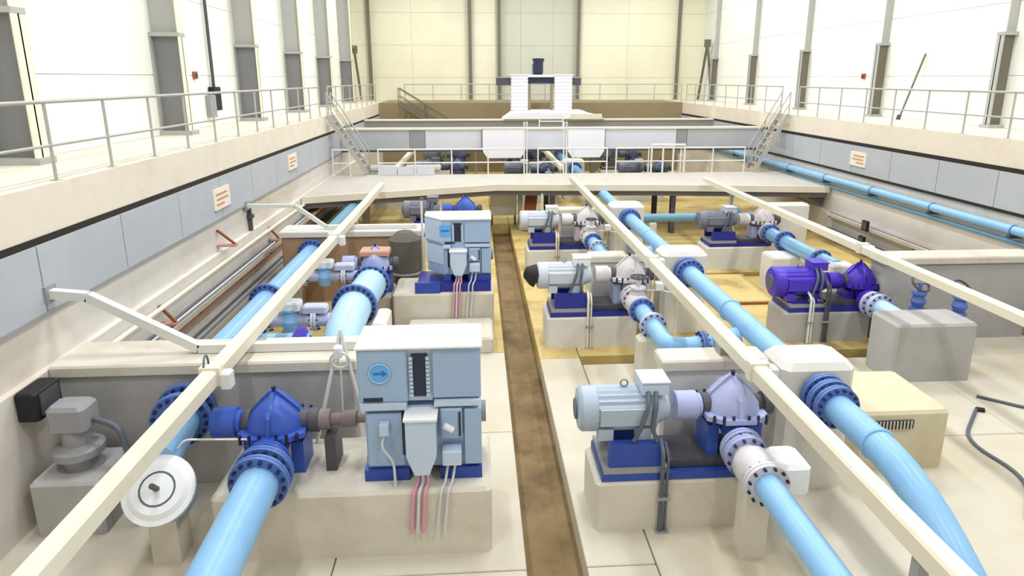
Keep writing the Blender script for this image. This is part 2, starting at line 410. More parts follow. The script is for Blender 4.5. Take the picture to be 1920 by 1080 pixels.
# ------------------------------------------------------------------ upper cross beams with panels
def cross_beam(y, label, panels=True):
    t = thing('cross_beam', ((XL+XR)/2, y, 2.75), label, 'beam', 'cross beams over the pit')
    MB().box(XL+.06, XR-.06, y, y+.4, 2.8, 3.72).build('core', 'steel_grey', t)
    MB().box(XL+.06, XR-.06, y-.1, y+.5, 3.72, 3.80).build('top_flange', 'tube_cream', t)
    MB().box(XL+.06, XR-.06, y-.06, y+.46, 2.72, 2.80).build('bottom_flange', 'steel_dark', t)
    if panels:
        xs = [XL+.06, -3.1, -2.4, .2, 2.3, 4.2, 6.0, 9.4, 9.9, XR-.06]
        for a, b in zip(xs, xs[1:]):
            wide = b - a > 1
            MB().box(a+.015, b-.015, y-.04, y, 2.81, 3.71).build('web_panel', ('fascia_white' if -2.6 < (a+b)/2 < 9 else 'fascia') if wide else 'steel_grey', t)
    return t
cross_beam(30.4, 'grey panelled cross beam spanning the pit, nearer of two')
cross_beam(37.0, 'cream topped cross beam spanning the pit, farther of two', False)
for x0, x1, nm in ((.26, 2.2, 'left'), (4.2, 5.9, 'right')):
    t = thing('hanging_box', ((x0+x1)/2, 30.1, 2.45), 'white box hung on the front of the cross beam, %s of two' % nm, 'box', 'white boxes on the cross beam')
    MB().prism([(x0, 3.78), (x0, 2.75), (x0+.2, 2.45), (x1-.2, 2.45), (x1, 2.75), (x1, 3.78)], 30.0, 30.3, 'y').build('body', 'duct_white', t)
    MB().box(x0-.02, x1+.02, 29.97, 30.3, 3.78, 3.83).build('lid', 'tube_cream', t)
handrail([(2.9, 30.45, 0), (4.0, 30.45, 0)], 3.8, 'short white handrail on the cross beam between the white boxes', 'rail_white', 1.1, .55, mid=.28)

# far gate hoist: platform and twin white ducts
t = thing('duct_platform', (4.7, 39.9, 3.2), 'white flared platform beneath the twin white ducts', 'platform')
MB().prism([(1.2, 3.2), (7.8, 3.2), (7.6, 3.65), (6.4, 4.15), (2.2, 4.15), (1.6, 3.7)], 39.2, 41.2, 'y').build('body', 'duct_white', t)
MB().prism([(1.5, 3.82), (7.2, 3.82), (6.9, 4.0), (5.9, 4.18), (2.4, 4.18), (1.8, 4.0)], 36.7, 39.2, 'y').build('apron', 'duct_white', t)
MB().box(5.3, 7.0, 36.55, 36.7, 3.82, 4.1).build('side_cover', 'tube_cream', t)
for x in (1.8, 7.2): MB().box(x-.15, x+.15, 40.0, 40.3, 0, 3.2).build('leg', 'steel_grey', t)
for x0, x1, nm in ((2.08, 3.1, 'left'), (4.71, 5.78, 'right')):
    t = thing('ventilation_duct', ((x0+x1)/2, 40.3, 4.15), 'tall white ribbed duct on the far platform, %s of the pair' % nm, 'duct', 'twin white ducts')
    MB().box(x0+.04, x1-.04, 40.0, 40.7, 4.15, 6.2).build('core', 'duct_white', t)
    for i in range(10):
        z = 4.17 + i*.205; MB().bbox(x0, x1, 39.95, 40.75, z, z+.17, .02).build('rib', 'duct_white', t)
    MB().box(x0-.05, x1+.05, 39.9, 40.8, 6.2, 6.27).build('cap', 'duct_white', t)
    bx = (1.2, 2.08) if nm == 'left' else (5.78, 6.35)
    ar = MB().box(bx[0], bx[1], 40.2, 40.6, 5.62, 6.05).build('side_arm', 'steel_dark', t)
    MB().box(bx[0]+.05, bx[1]-.05, 40.15, 40.65, 6.05, 6.13).build('arm_cover', 'steel_grey', ar)
t = thing('gate_hoist', (3.9, 40.4, 4.15), 'dark hoist with white crossbar between the twin white ducts', 'hoist')
MB().box(3.1, 4.71, 40.1, 40.6, 6.12, 6.24).build('crossbar', 'duct_white', t)
MB().box(3.1, 4.71, 40.3, 40.6, 5.72, 6.1).build('girder', 'vent_dark', t)
MB().lathe((3.75, 40.4, 6.24), (0,0,1), [(0,.26),(.15,.3),(.75,.3),(.85,.36),(.95,.36),(.97,.2)], 14).build('motor', 'vent_dark', t)
MB().cyl((3.4, 40.4, 6.24), (3.4, 40.4, 6.9), .06).build('spindle', 'steel_grey', t)
each('guide_rail', 'pit_wall_brown', t, (3.15, 3.3, 40.3, 40.5, 4.15, 5.72), (4.5, 4.65, 40.3, 40.5, 4.15, 5.72))
# ------------------------------------------------------------------ stairs
def ladder_stair(p, q, wd, label, m='rail_grey', steps=9):
    # p top, q bottom; treads run across the given width vector
    p, q, wv = Vector(p), Vector(q), Vector(wd)
    t = thing('steep_stair', tuple(q), label, 'stairs', 'steel stairs')
    for s in (-.5, .5):
        MB().bar(p + wv*s, q + wv*s, .05, .18).build('stringer', m, t)
        up = Vector((0,0,.95))
        MB().cyl(p + wv*s + up, q + wv*s + up, .028, 8).build('rail', m, t)
        MB().cyl(p + wv*s + up*.5, q + wv*s + up*.5, .022, 8).build('rail', m, t)
        for f in (0, .5, 1):
            b = p.lerp(q, f) + wv*s; MB().cyl(b, b + up, .024, 8).build('rail_post', m, t)
    for i in range(1, steps):
        c = p.lerp(q, i/steps); h = wv.normalized()
        a = c - wv*.48; b = c + wv*.48
        MB().bar(a, b, .2, .035).build('tread', m, t)
ladder_stair((XL+.1, 28.2, 4.5), (-4.7, 28.2, 2.1), (0, .8, 0), 'steep steel stair from left gallery down to the walkway')
ladder_stair((XR-.1, 28.2, 4.5), (12.2, 28.2, 2.1), (0, .8, 0), 'steep steel stair from right gallery down to the walkway')
ladder_stair((-4.9, YE-.6, 4.5), (-1.6, YE-.6, 2.45), (0, .9, 0), 'grey stair descending from the left end of the far gallery', 'column_brown', 10)
t = thing('stair_landing', (-.9, YE-.4, 0), 'small brown landing at the foot of the far stair', 'landing')
MB().box(-1.6, 0, YE-1.2, YE-.02, 2.3, 2.4).build('deck', 'pit_wall_brown', t)
for x in (-1.6, -.1): MB().box(x-.05, x+.05, YE-1.15, YE-1.05, 0, 2.3).build('leg', 'steel_grey', t)

# ------------------------------------------------------------------ walkway across the pit
t = thing('walkway', (3.5, 26, 0), 'cream concrete walkway crossing the pit on grey posts', 'walkway')
front = [(XL+.13, 22.8), (.7, 25.15), (7.0, 24.7), (XR-.12, 23.9)]
poly = front + [(XR-.12, 28.0), (XL+.13, 28.0)]
MB().prism(poly, 1.84, 2.0, 'z').build('deck', 'deck', t)
for a, b in zip(front, front[1:]):
    MB().bar((a[0], a[1]-.05, 1.88), (b[0], b[1]-.05, 1.88), .1, .24).build('edge_beam', 'tube_cream', t)
    MB().bar((a[0], a[1]+.25, 1.68), (b[0], b[1]+.25, 1.68), .16, .3).build('girder', 'beam_dark', t)
for x, y in ((-1.9, 24.6), (2.95, 25.3), (7.72, 24.95), (-1.9, 27.6), (2.95, 27.6), (7.72, 27.6)):
    MB().box(x-.09, x+.09, y-.12, y-.1, 0, 1.84).box(x-.09, x+.09, y+.1, y+.12, 0, 1.84).box(x-.012, x+.012, y-.1, y+.1, 0, 1.84).build('post', 'steel_dark', t)
MB().prism([(XR-.13, 1.2), (XR-.13, 1.83), (XR-1.4, 1.83)], 24.2, 24.5, 'y').build('end_bracket', 'steel_dark', t)
handrail([(-6.1, 27.8, 0), (-5.4, 27.8, 0)], 2.0, 'short white handrail on the walkway left of the left stair', 'rail_white', 1.3, 1.1, r=.03)
hr = handrail([(-4.2, 27.8, 0), (2.0, 27.8, 0)], 2.0, 'white handrail on the left half of the walkway', 'rail_white', 1.55, 1.1, r=.03)
for a, b in ((-4.2, -3.45), (-3.4, -2.65), (-2.6, -1.85)): MB().box(a, b, 27.84, 27.88, 2.01, 2.36).build('kick_panel', 'fascia_white', hr)
handrail([(2.6, 27.8, 0), (5.6, 27.8, 0)], 2.0, 'white handrail in the middle of the walkway', 'rail_white', 1.5, 1.1, r=.03)
handrail([(6.0, 27.8, 0), (11.7, 27.8, 0)], 2.0, 'white handrail on the right half of the walkway', 'rail_white', 1.45, 1.1, r=.03)
t = thing('walkway_gate', (8.2, 27.6, 2.0), 'white double tube gate frame on the right part of the walkway', 'gate')
for x in (7.5, 8.0, 8.45, 8.95): MB().cyl((x, 27.6, 2.0), (x, 27.6, 3.25), .04, 8).build('post', 'rail_white', t)
MB().cyl((7.5, 27.6, 3.25), (8.95, 27.6, 3.25), .05, 8).build('head_rail', 'rail_white', t)
# things near the walkway
t = thing('white_cabinet', (1.05, 26.9, 0), 'pale cream panel cabinet under the walkway at the end of the trench', 'cabinet')
MB().bbox(.5, 1.62, 26.75, 27.2, .42, 1.62, .02).build('body', 'wall_pale', t)
for a, b in ((.53, 1.04), (1.08, 1.59)): MB().box(a, b, 26.72, 26.75, .48, 1.56).build('door', 'wall_pale', t)
for x in (.55, 1.52): MB().box(x, x+.06, 26.8, 27.1, 0, .42).build('leg', 'steel_dark', t)
t = thing('rusty_plate', (2.1, 25.6, 0), 'rust brown steel plate leaning under the walkway', 'plate')
MB().bar((2.0, 25.5, 0.0), (2.2, 26.1, 1.6), .5, .04).build('sheet', 'rust', t)
MB().box(1.62, 1.8, 25.8, 26.0, 0, 1.7).build('stiffener', 'steel_grey', t)

# ------------------------------------------------------------------ thrust walls (concrete)
def concrete_block(name, x0, x1, y0, y1, z1, m, label, cat='concrete block', cap=None, b=.05, group=None):
    t = thing(name, ((x0+x1)/2, (y0+y1)/2, 0), label, cat, group)
    MB().bbox(x0, x1, y0, y1, 0, z1 if not cap else z1-.16, b).build('body', m, t)
    if cap: MB().bbox(x0-.04, x1+.04, y0-.06, y1+.04, z1-.16, z1, .03).build('coping', cap, t)
    return t
G = 'concrete thrust walls'
concrete_block('thrust_wall', -6.15, -1.85, 9.0, 9.85, 2.0, 'concrete_grey', 'long concrete thrust wall behind the front left pump', 'concrete wall', 'concrete', group=G)
concrete_block('thrust_wall', -5.35, -1.55, 17.4, 18.2, 2.0, 'concrete_brown', 'brown stained concrete thrust wall behind the second left pump', 'concrete wall', 'concrete_white', group=G)
concrete_block('thrust_wall', -5.3, -1.8, 30.6, 31.4, 2.0, 'concrete', 'concrete thrust wall beyond the walkway on the left', 'concrete wall', 'concrete_white', group=G)
MY = [8.0, 14.2, 20.2, 32.3, 38.5]
for i, y in enumerate(MY):
    nm = ['front', 'second', 'third', 'fourth', 'fifth'][i]
    concrete_block('thrust_wall', 2.68, 4.2, y+.62, y+1.0, (2.02, 1.9, 1.85, 1.85, 1.85)[i], 'concrete_white', 'cream concrete wall behind the %s middle-row pump' % nm, 'concrete wall', 'concrete', group=G)
    concrete_block('pipe_block', 4.34, 5.44, y+.3, y+1.1, 2.02, 'concrete_white', 'rounded white concrete block around the main blue pipe, %s from the camera' % ORD[i], 'concrete block', b=.1, group='pipe blocks')
concrete_block('thrust_wall', 9.3, 13.0, 13.75, 14.3, 2.03, 'concrete_grey', 'grey concrete wall right of the violet pump', 'concrete wall', 'concrete', group=G)
concrete_block('thrust_wall', 9.45, 10.9, 20.3, 20.8, 2.0, 'concrete_white', 'white concrete wall right of the dark motor in the right row', 'concrete wall', group=G)
concrete_block('pipe_block', 8.3, 10.0, 11.6, 12.5, 1.24, 'concrete_grey', 'large grey concrete block where the violet pump pipe ends', 'concrete block', group='pipe blocks')
concrete_block('pipe_block', 8.45, 9.3, 17.5, 18.3, 1.0, 'concrete_white', 'white concrete block under the pale pipe of the right row', 'concrete block', group='pipe blocks')
concrete_block('low_block', 5.85, 7.3, 8.7, 10.15, 1.0, 'concrete_tan', 'tan concrete block with a grated slot at front right', 'concrete block')
t = bpy.data.objects[-1] if False else None
lb = [o for o in C.objects if o.name == 'low_block'][0]
MB().box(6.0, 6.7, 8.67, 8.7, .72, .86).build('slot', 'vent_dark', lb)
for i in range(12): MB().box(6.03+i*.056, 6.05+i*.056, 8.655, 8.67, .72, .86).build('slot_bar', 'concrete_tan', lb)

# long cream beams laid on the thrust walls, with clamps
def long_beam(x, y0, y1, label, clamps, pads, s=.2, zc=2.25):
    t = thing('long_beam', (x, (y0+y1)/2, zc-s/2), label, 'beam', 'long cream beams')
    MB().bbox(x-s/2, x+s/2, y0, y1, zc-s/2, zc+s/2, .03).build('body', 'tube_cream', t)
    for y, zp in pads: MB().box(x-s/2-.02, x+s/2+.02, y-.1, y+.1, zp, zc-s/2).build('bearing_pad', 'steel_grey', t)
    for y in clamps:
        MB().box(x-s/2-.03, x+s/2+.03, y-.07, y+.07, zc-s/2-.02, zc+s/2+.03).build('clamp', 'tube_cream', t)
        MB().bbox(x+s/2+.03, x+s/2+.16, y-.09, y+.09, zc-.16, zc+.06, .02).build('clamp_block', 'rail_white', t)
    return t
bl = long_beam(-3.5, 2.0, 23.66, 'long cream beam over the left pipes, with cable loop', (8.0, 15.5), ((17.95, 2.0),))
long_beam(-3.5, 28.1, 36.9, 'cream beam over the left pipes beyond the walkway', (), ((31.0, 2.0),))
MB().torus((-3.6, 8.1, 2.33), (1, .2, 0), .15, .014, 18, 6).build('cable_loop', 'cable_grey', bl)
long_beam(3.66, 2.0, 24.85, 'long cream beam over the middle row of pumps', (7.7, 13.0), ((8.8, 2.02), (15.0, 1.9), (21.0, 1.85)))
long_beam(3.66, 28.1, 36.9, 'cream beam over the middle row beyond the walkway', (), ((33.1, 1.85),))
long_beam(8.75, 4.0, 24.4, 'long cream beam over the right row of pumps', (13.8,), (), .18)
# supports under the long beams where no wall carries them
def beam_post(x, y, zt, label):
    t = thing('beam_post', (x, y, 0), label, 'post', 'posts under the long beams')
    MB().box(x-.05, x+.05, y-.05, y+.05, .015, zt).build('shaft', 'steel_grey', t)
    MB().box(x-.12, x+.12, y-.12, y+.12, 0, .015).build('foot_plate', 'steel_grey', t)
beam_post(-3.5, 4.4, 2.15, 'grey post under the near end of the left cream beam')
beam_post(3.66, 4.4, 2.15, 'grey post under the near end of the middle cream beam')
beam_post(8.75, 5.2, 2.16, 'grey post under the near end of the right cream beam')
beam_post(8.75, 21.6, 2.16, 'grey post under the right cream beam behind the pale pipe')
# bent cross tubes at the left
def cross_tube(pts, label, s=.13):
    t = thing('cross_tube', pts[0], label, 'tube', 'bent cross tubes')
    for a, b in zip(pts, pts[1:]): MB().bar(a, b, s, s).build('tube_piece', 'rail_white', t)
    p = pts[0]; MB().box(p[0]-.03, p[0]+.05, p[1]-.12, p[1]+.12, p[2]-.12, p[2]+.12).build('wall_plate', 'steel_grey', t)
cross_tube([(XL+.05, 9.35, 2.98), (-5.7, 9.35, 2.92), (-4.22, 9.35, 2.075), (-1.88, 9.35, 2.075)], 'white bent tube over the front left thrust wall, fixed to the gallery side')
cross_tube([(XL+.05, 17.6, 2.68), (-4.95, 17.6, 2.66), (-4.15, 17.6, 2.06), (-1.7, 17.6, 2.06)], 'white bent tube over the second left thrust wall', .1)

# ------------------------------------------------------------------ pipes
def flange(par, c, d, R, m='flange_blue', nb=14, th=.05, double=True):
    c = Vector(c); d = Vector(d).normalized()
    mb = MB().lathe(c - d*th, d, [(0, R*.72), (0, R), (th*.9, R), (th*.9, R*.72)], 24)
    if double: mb.lathe(c + d*th*.1, d, [(0, R*.72), (0, R), (th*.9, R), (th*.9, R*.72)], 24)
    fo = mb.build('flange', m, par)
    _, a, b = mb.frame(d); bb = MB(); br = R*.075
    for i in range(nb):
        t = 2*math.pi*(i+.5)/nb; p = c + (a*math.cos(t) + b*math.sin(t))*R*.87
        bb.cyl(p - d*th*1.7, p + d*th*1.7, br, 6)
    bo = bb.build('flange_bolts', 'bolt', fo); bo['kind'] = 'stuff'
    return fo
def pipe_line(name, pts, r, m, label, flanges=(), rb=None, group=None, cat='pipe', fm='flange_blue', n=20):
    t = thing(name, tuple(pts[0]), label, cat, group)
    MB().tube(pts, r, n, rb or r*2.2).build('pipe_body', m, t)
    for f in flanges:
        c, d = f[0], f[1]; flange(t, c, d, f[2] if len(f) > 2 else r*1.45, fm, f[3] if len(f) > 3 else 14)
    return t
# main blue pipe along the right of the middle row, in sections between the white blocks
GZ, GX, GR = 1.6, 4.9, .2
ends = [(2.0, 8.3)] + [(MY[i]+1.1, MY[i+1]+.3) for i in range(4)]
for i, (a, b) in enumerate(ends):
    fs = [((GX, b-.12, GZ), (0,1,0), .33, 16), ((GX, b-.3, GZ), (0,1,0), .33, 16)]
    if i == 0: fs.append(((GX, b-.45, GZ), (0,1,0), .31, 16))
    t = thing('main_pipe', (GX, (a+b)/2, GZ-GR), 'sky blue main pipe leaving the %s rounded white block towards the camera' % ['front', 'second', 'third', 'fourth', 'fifth'][i], 'pipe', 'main blue pipe sections')
    if i == 0: MB().tube([(GX, b, GZ), (GX, 6.1, GZ), (GX+.1, 4.4, .3), (GX+.1, 3.6, -.2)], GR, 24, .9).build('pipe_body', 'sky_pipe', t)
    else: MB().cyl((GX, a, GZ), (GX, b, GZ), GR, 24).build('pipe_body', 'sky_pipe', t)
    for c_, d_, R_, n_ in fs: flange(t, c_, d_, R_, 'flange_blue', n_)
    if i: MB().torus((GX, (a+b)/2-.1, GZ), (0,1,0), GR, .03).build('weld_collar', 'sky_pipe', t)
    else: MB().torus((GX, 6.9, GZ), (0,1,0), GR, .025).build('weld_collar', 'sky_pipe', t)
# left long pipe
LX, LZ, LR = -4.52, 1.42, .24
for i, (a, b) in enumerate(((9.85, 17.4), (18.2, 30.6))):
    t = thing('long_pipe', (LX, (a+b)/2, LZ-LR), ('sky blue long pipe between the two left thrust walls', 'teal blue long pipe behind the second left thrust wall')[i], 'pipe', 'left long pipe sections')
    MB().cyl((LX, a, LZ), (LX, b, LZ), LR, 24).build('pipe_body', ('sky_pipe', 'teal_pipe')[i], t)
    for y in ((a+.15, 13.4, b-.12) if i == 0 else (a+.2, 24.0)): flange(t, (LX, y, LZ), (0,1,0), .37, 'flange_blue', 18)
    for y in (11.5, 15.4) if i == 0 else (21.0, 26.0):
        MB().box(LX-.15, LX+.15, y-.12, y+.12, 0, LZ-LR+.03).build('saddle', 'concrete', t)
# front end of the long pipe: check valve with big round cover
t = thing('check_valve', (-4.1, 8.0, 0), 'large blue check valve with round white cover at front left', 'valve')
MB().cyl((-4.3, 9.0, 1.34), (-4.1, 7.5, 1.3), .26, 24).build('inlet_pipe', 'sky_pipe', t)
ax = Vector((-.2, 1.5, .04)).normalized()
flange(t, (-4.28, 8.84, 1.34), ax, .4, 'flange_blue', 18); flange(t, (-4.24, 8.56, 1.33), ax, .4, 'flange_blue', 18)
dv = Vector((.1, -.72, .68)).normalized(); vc = Vector((-3.98, 7.35, 1.0))
MB().lathe(vc, dv, [(-.5, .2), (-.25, .34), (0, .38), (.12, .38)], 28, True).build('valve_body', 'sky_pipe', t)
cv = MB().lathe(vc + dv*.12, dv, [(0, .42), (.05, .42), (.06, .36), (.10, .3), (.12, 0.0)], 32).build('round_cover', 'casing_white', t)
MB().torus(vc + dv*.22, dv, .2, .015).build('cover_ring', 'cable_grey', cv)
MB().cyl(vc + dv*.22, vc + dv*.42, .035).build('cover_stem', 'steel_dark', cv)
MB().box(-4.2, -3.85, 7.3, 7.65, 0, .75).build('support', 'concrete', t)

# ------------------------------------------------------------------ pump sets with horizontal motors
def motor(x, y, z, r, L, mb_, label, boxm, feet_z, group):
    t = thing('electric_motor', (x+L/2, y, feet_z), label, 'motor', group)
    MB().lathe((x, y, z), (1,0,0), [(0, r*.5), (.02, r*.88), (.06, r), (.26, r), (.28, r*.93)], 24).build('fan_cowl', mb_, t)
    MB().lathe((x-.005, y, z), (1,0,0), [(-.02, r*.2), (-.02, r*.45), (.01, r*.5)], 20).build('fan_grille', 'cable_grey', t)
    # ribbed stator
    n = 44; vs = []
    x0, x1 = x+.26, x+L*.76
    ring = [(r*(.99 if i % 2 else .92)) for i in range(n)]
    for xx in (x0, x1):
        for i in range(n):
            a = 2*math.pi*i/n; vs.append((xx, y + math.cos(a)*ring[i], z + math.sin(a)*ring[i]))
    fs = [(i, (i+1) % n, n + (i+1) % n, n+i) for i in range(n)] + [tuple(range(n)), tuple(reversed(range(n, 2*n)))]
    MB().add(vs, fs).build('stator', mb_, t)
    MB().lathe((x1, y, z), (1,0,0), [(0, r*1.02), (.07, r*1.02), (.1, r*.8), (L*.24-.04, r*.55)], 24).build('end_shield', mb_, t)
    MB().box(x0+.02, x1-.02, y-r*1.06, y-r*.8, z-r*.35, z+r*.4).build('side_plate', mb_, t)
    tb = MB().bbox(x+L*.66, x+L*.94, y-.2, y+.2, z+r*.85, z+r+.12, .02).build('terminal_box', boxm, t)
    MB().box(x+L*.65, x+L*.95, y-.21, y+.21, z+r+.12, z+r+.14).build('box_lid', boxm, tb)
    for xx in (x+L*.28, x+L*.68):
        each('foot', mb_, t, (xx-.1, xx+.1, y-r*.95, y-r*.45, feet_z, z-r*.55), (xx-.1, xx+.1, y+r*.45, y+r*.95, feet_z, z-r*.55))
    MB().torus((x+L*.5, y, z+r+.05), (0,1,0), .05, .014, 12, 6).build('lifting_eye', 'steel_grey', t)
    MB().tube([(x+L*.8, y-.2, z+r), (x+L*.78, y-r*1.15, z+r*.6), (x+L*.74, y-r*1.25, z-r*.4), (x+L*.8, y-r*1.2, feet_z+.02)], .03, 8, .2).build('cable', 'cable_grey', t)
    MB().tube([(x+L*.72, y-.2, z+r), (x+L*.70, y-r*1.15, z+r*.6), (x+L*.62, y-r*1.25, z-r*.4), (x+L*.56, y-r*1.15, feet_z+.02)], .03, 8, .2).build('cable', 'cable_grey', t)
    return t
def pump(x, y, z, L, m, label, lowm, base_z, group, ph=.44, nz=1.2):
    t = thing('centrifugal_pump', (x+L/2, y, base_z), label, 'pump', group)
    xc = x + L*.55
    lw = MB().lathe((xc-.3, y, z), (1,0,0), [(0,.14),(.08,.22),(.18,.3),(.3,.32),(.42,.3),(.52,.22),(.6,.14)], 24, True).build('volute', lowm, t)
    MB().prism([(xc-.42, -.28+y), (xc-.2, -.42+y), (xc+.2, -.42+y), (xc+.42, -.28+y), (xc+.42, .28+y), (xc+.2, .42+y), (xc-.2, .42+y), (xc-.42, .28+y)], z-.1, z-.03).build('split_flange', m, t)
    # peaked upper casing
    n = 20; vs = []; lay = [(.0, .39, .37), (.1, .37, .35), (.22, .27, .31), (.33, .16, .25), (ph-.05, .09, .16), (ph, .03, .05)]
    for h, ax, ay in lay:
        for i in range(n): a = 2*math.pi*i/n; vs.append((xc + math.cos(a)*ax, y + math.sin(a)*ay, z-.03+h))
    fs = [tuple(range((len(lay)-1)*n, len(lay)*n))]
    for k in range(len(lay)-1):
        for i in range(n): j = (i+1) % n; fs.append((k*n+i, k*n+j, (k+1)*n+j, (k+1)*n+i))
    MB().add(vs, fs, True).build('upper_casing', m, t)
    MB().prism([(xc-.4, z-.03), (xc+.4, z-.03), (xc+.3, z+.2), (xc+.06, z+ph), (xc-.06, z+ph), (xc-.3, z+.2)], y-.025, y+.025, 'y').build('casing_rib', m, t)
    MB().prism([(y-.4, z-.03), (y+.4, z-.03), (y+.34, z+.2), (y+.08, z+ph-.01), (y-.08, z+ph-.01), (y-.34, z+.2)], xc-.025, xc+.025, 'x').build('casing_rib', m, t)
    MB().cyl((xc, y, z-.03+ph-.02), (xc, y, z+ph+.06), .03, 8).build('vent_plug', 'bolt', t)
    bb = MB()
    for sx in (-1, 1):
        for sy in (-1, 1):
            for k in (.1, .22, .34): bb.cyl((xc+sx*k*1.05, y+sy*(.4-.2*max(0, k-.2)), z-.12), (xc+sx*k*1.05, y+sy*(.4-.2*max(0, k-.2)), z+.02), .022, 6)
    bo = bb.build('casing_bolts', 'bolt', t); bo['kind'] = 'stuff'
    for s in (-1, 1):
        MB().lathe((xc + s*.3, y, z), (s,0,0), [(0,.15),(.12,.12),(.14,.16),(.26,.16),(.28,.07)], 16).build('bearing_housing', ('steel_dark' if s > 0 else m), t)
        MB().box(xc+s*.3-.08, xc+s*.3+.08, y-.22, y+.22, base_z, z-.2).build('foot', lowm, t)
    # coupling between motor and pump
    MB().lathe((x-.36, y, z), (1,0,0), [(0,.2),(.3,.2),(.31,.12),(.4,.12)], 18).build('coupling_guard', m, t)
    MB().lathe((x+.02, y, z), (1,0,0), [(0,.15),(.05,.17),(.1,.17),(.12,.1)], 16).build('coupling', 'steel_dark', t)
    # nozzles (towards the camera and away)
    for s in (-1, 1):
        MB().tube([(xc, y + s*.1, z-.22), (xc, y + s*.3, z-.28), (xc, y + s*.52, nz)], .19, 18, .2).build('nozzle', lowm, t)
    flange(t, (xc, y-.5, nz), (0,1,0), .29, m, 12)
    return t, xc
def frame_(x0, x1, xm, y, zb, zm, m, label, group):
    t = thing('base_frame', ((x0+x1)/2, y, zb), label, 'frame', group)
    for s in (-1, 1):
        MB().box(x0, x1, y+s*.38-.05, y+s*.38+.05, zb, zb+.11).build('side_channel', m, t)
    each('end_channel', m, t, (x0, x0+.1, y-.33, y+.33, zb, zb+.11), (x1-.1, x1, y-.33, y+.33, zb, zb+.11))
    each('motor_pedestal', m, t, (x0+.1, xm, y-.40, y-.28, zb+.19, zm), (x0+.1, xm, y+.28, y+.40, zb+.19, zm))
    MB().box(x0+.02, xm+.04, y-.43, y+.43, zb+.11, zb+.19).build('pedestal_plate', 'steel_grey', t)
    MB().box(xm+.1, x1, y-.32, y+.32, zb+.11, zb+.22).build('pump_plate', 'steel_dark', t)
    return t
def pump_set(x0, yc, words, cm, mm, boxm, pm, lm, fm, zax=1.62, r=.31, L=1.3, plinth_top=.75, disch='elbow', pipem='sky_pipe', pier=True):
    row, bay = words
    W = '%s of the %s row' % (bay, row)
    concrete_block('concrete_plinth', x0+.22, x0+2.3, yc-.45, yc+.5, plinth_top, cm, 'concrete plinth under the %s pump' % W, 'plinth', group='pump plinths')
    frame_(x0+.3, x0+2.35, x0+1.15, yc, plinth_top, zax-r-.03, fm, ('dark grey' if fm == 'steel_dark' else 'navy blue') + ' steel base frame under the %s pump' % W, 'pump base frames')
    motor(x0, yc, zax, r, L, mm, {'motor_violet': 'violet', 'motor_dark': 'dark grey', 'motor_pale': 'pale grey', 'motor_grey': 'grey'}[mm] + ' electric motor driving the %s pump' % W, boxm, zax-r-.03, 'horizontal electric motors')
    if row == 'middle' and bay == 'second':
        mt = [o for o in C.objects if o.name.startswith('electric_motor')][-1]
        MB().lathe((x0-.27, yc-.02, zax+.1), (1, 0, -.35), [(0,.05),(.02,.13),(.2,.25),(.3,.28)], 18).build('air_hood', 'black', mt)
    _, xc = pump(x0+1.72, yc, zax, .8, pm, {'pump_violet': 'violet', 'pump_white': 'whitish', 'pump_lilac': 'pale lilac', 'pump_blue': 'blue', 'pump_dark': 'dark slate'}[pm] + ' split-case pump, %s' % W, lm, plinth_top+.22, 'split-case pumps', nz=1.22 if zax > 1.5 else .98)
    return xc
def discharge(xc, yc, W, vm, pm, z=1.2, x_to=GX, y_el=None):
    # valve and pipe from the pump towards the camera, then an elbow into the main pipe
    ye = yc - 3.35 if y_el is None else y_el
    t = thing('gate_valve', (xc, yc-1.0, z-.3), 'whitish gate valve in front of the %s pump' % W, 'valve', 'pump outlet valves')
    MB().lathe((xc, yc-.56, z), (0,-1,0), [(0,.19),(.15,.2),(.25,.26),(.45,.26),(.55,.2),(.7,.19)], 20, True).build('valve_body', vm, t)
    flange(t, (xc, yc-.62, z), (0,1,0), .28, vm, 12); flange(t, (xc, yc-1.24, z), (0,1,0), .28, vm, 12)
    MB().lathe((xc, yc-.91, z+.2), (0,0,1), [(0,.16),(.14,.12),(.16,.17),(.2,.17),(.22,.06),(.4,.05)], 16).build('bonnet', vm, t)
    hw = MB().torus((xc, yc-.91, z+.62), (0,0,1), .17, .02, 20, 6).build('handwheel', 'steel_dark', t)
    MB().bar((xc-.16, yc-.91, z+.62), (xc+.16, yc-.91, z+.62), .03, .02).bar((xc, yc-1.07, z+.62), (xc, yc-.75, z+.62), .03, .02).build('spokes', 'steel_dark', hw)
    tp = thing('outlet_pipe', (xc, yc-2, 0), 'sky blue outlet pipe with elbow from the %s pump to the main pipe' % W, 'pipe', 'pump outlet pipes')
    MB().tube([(xc, yc-1.27, z), (xc, ye, z), (xc+.95, ye, z+.1)], .17, 20, .42).build('pipe_body', pm, tp)
    flange(tp, (xc, yc-1.32, z), (0,1,0), .27, 'flange_blue', 12); flange(tp, (xc, yc-2.2, z), (0,1,0), .27, 'lilac_pipe', 12)
    flange(tp, (xc+.62, ye, z+.06), (1,0,.08), .26, 'flange_blue', 12)
    MB().torus((xc+.8, ye, z+.08), (1,0,.08), .17, .03).build('collar', pm, tp)
    MB().lathe((xc+.85, ye, z+.08), (1, 0, .22), [(0,.17),(.12,.21),(x_to-xc-1.0,.21)], 20).build('tee_branch', pm, tp)
    concrete_block('pipe_pier', xc-.32, xc+.26, yc-2.45, yc-2.05, 1.0, 'concrete', 'concrete pier under the outlet pipe of the %s pump' % W, 'pier', group='outlet pipe piers')
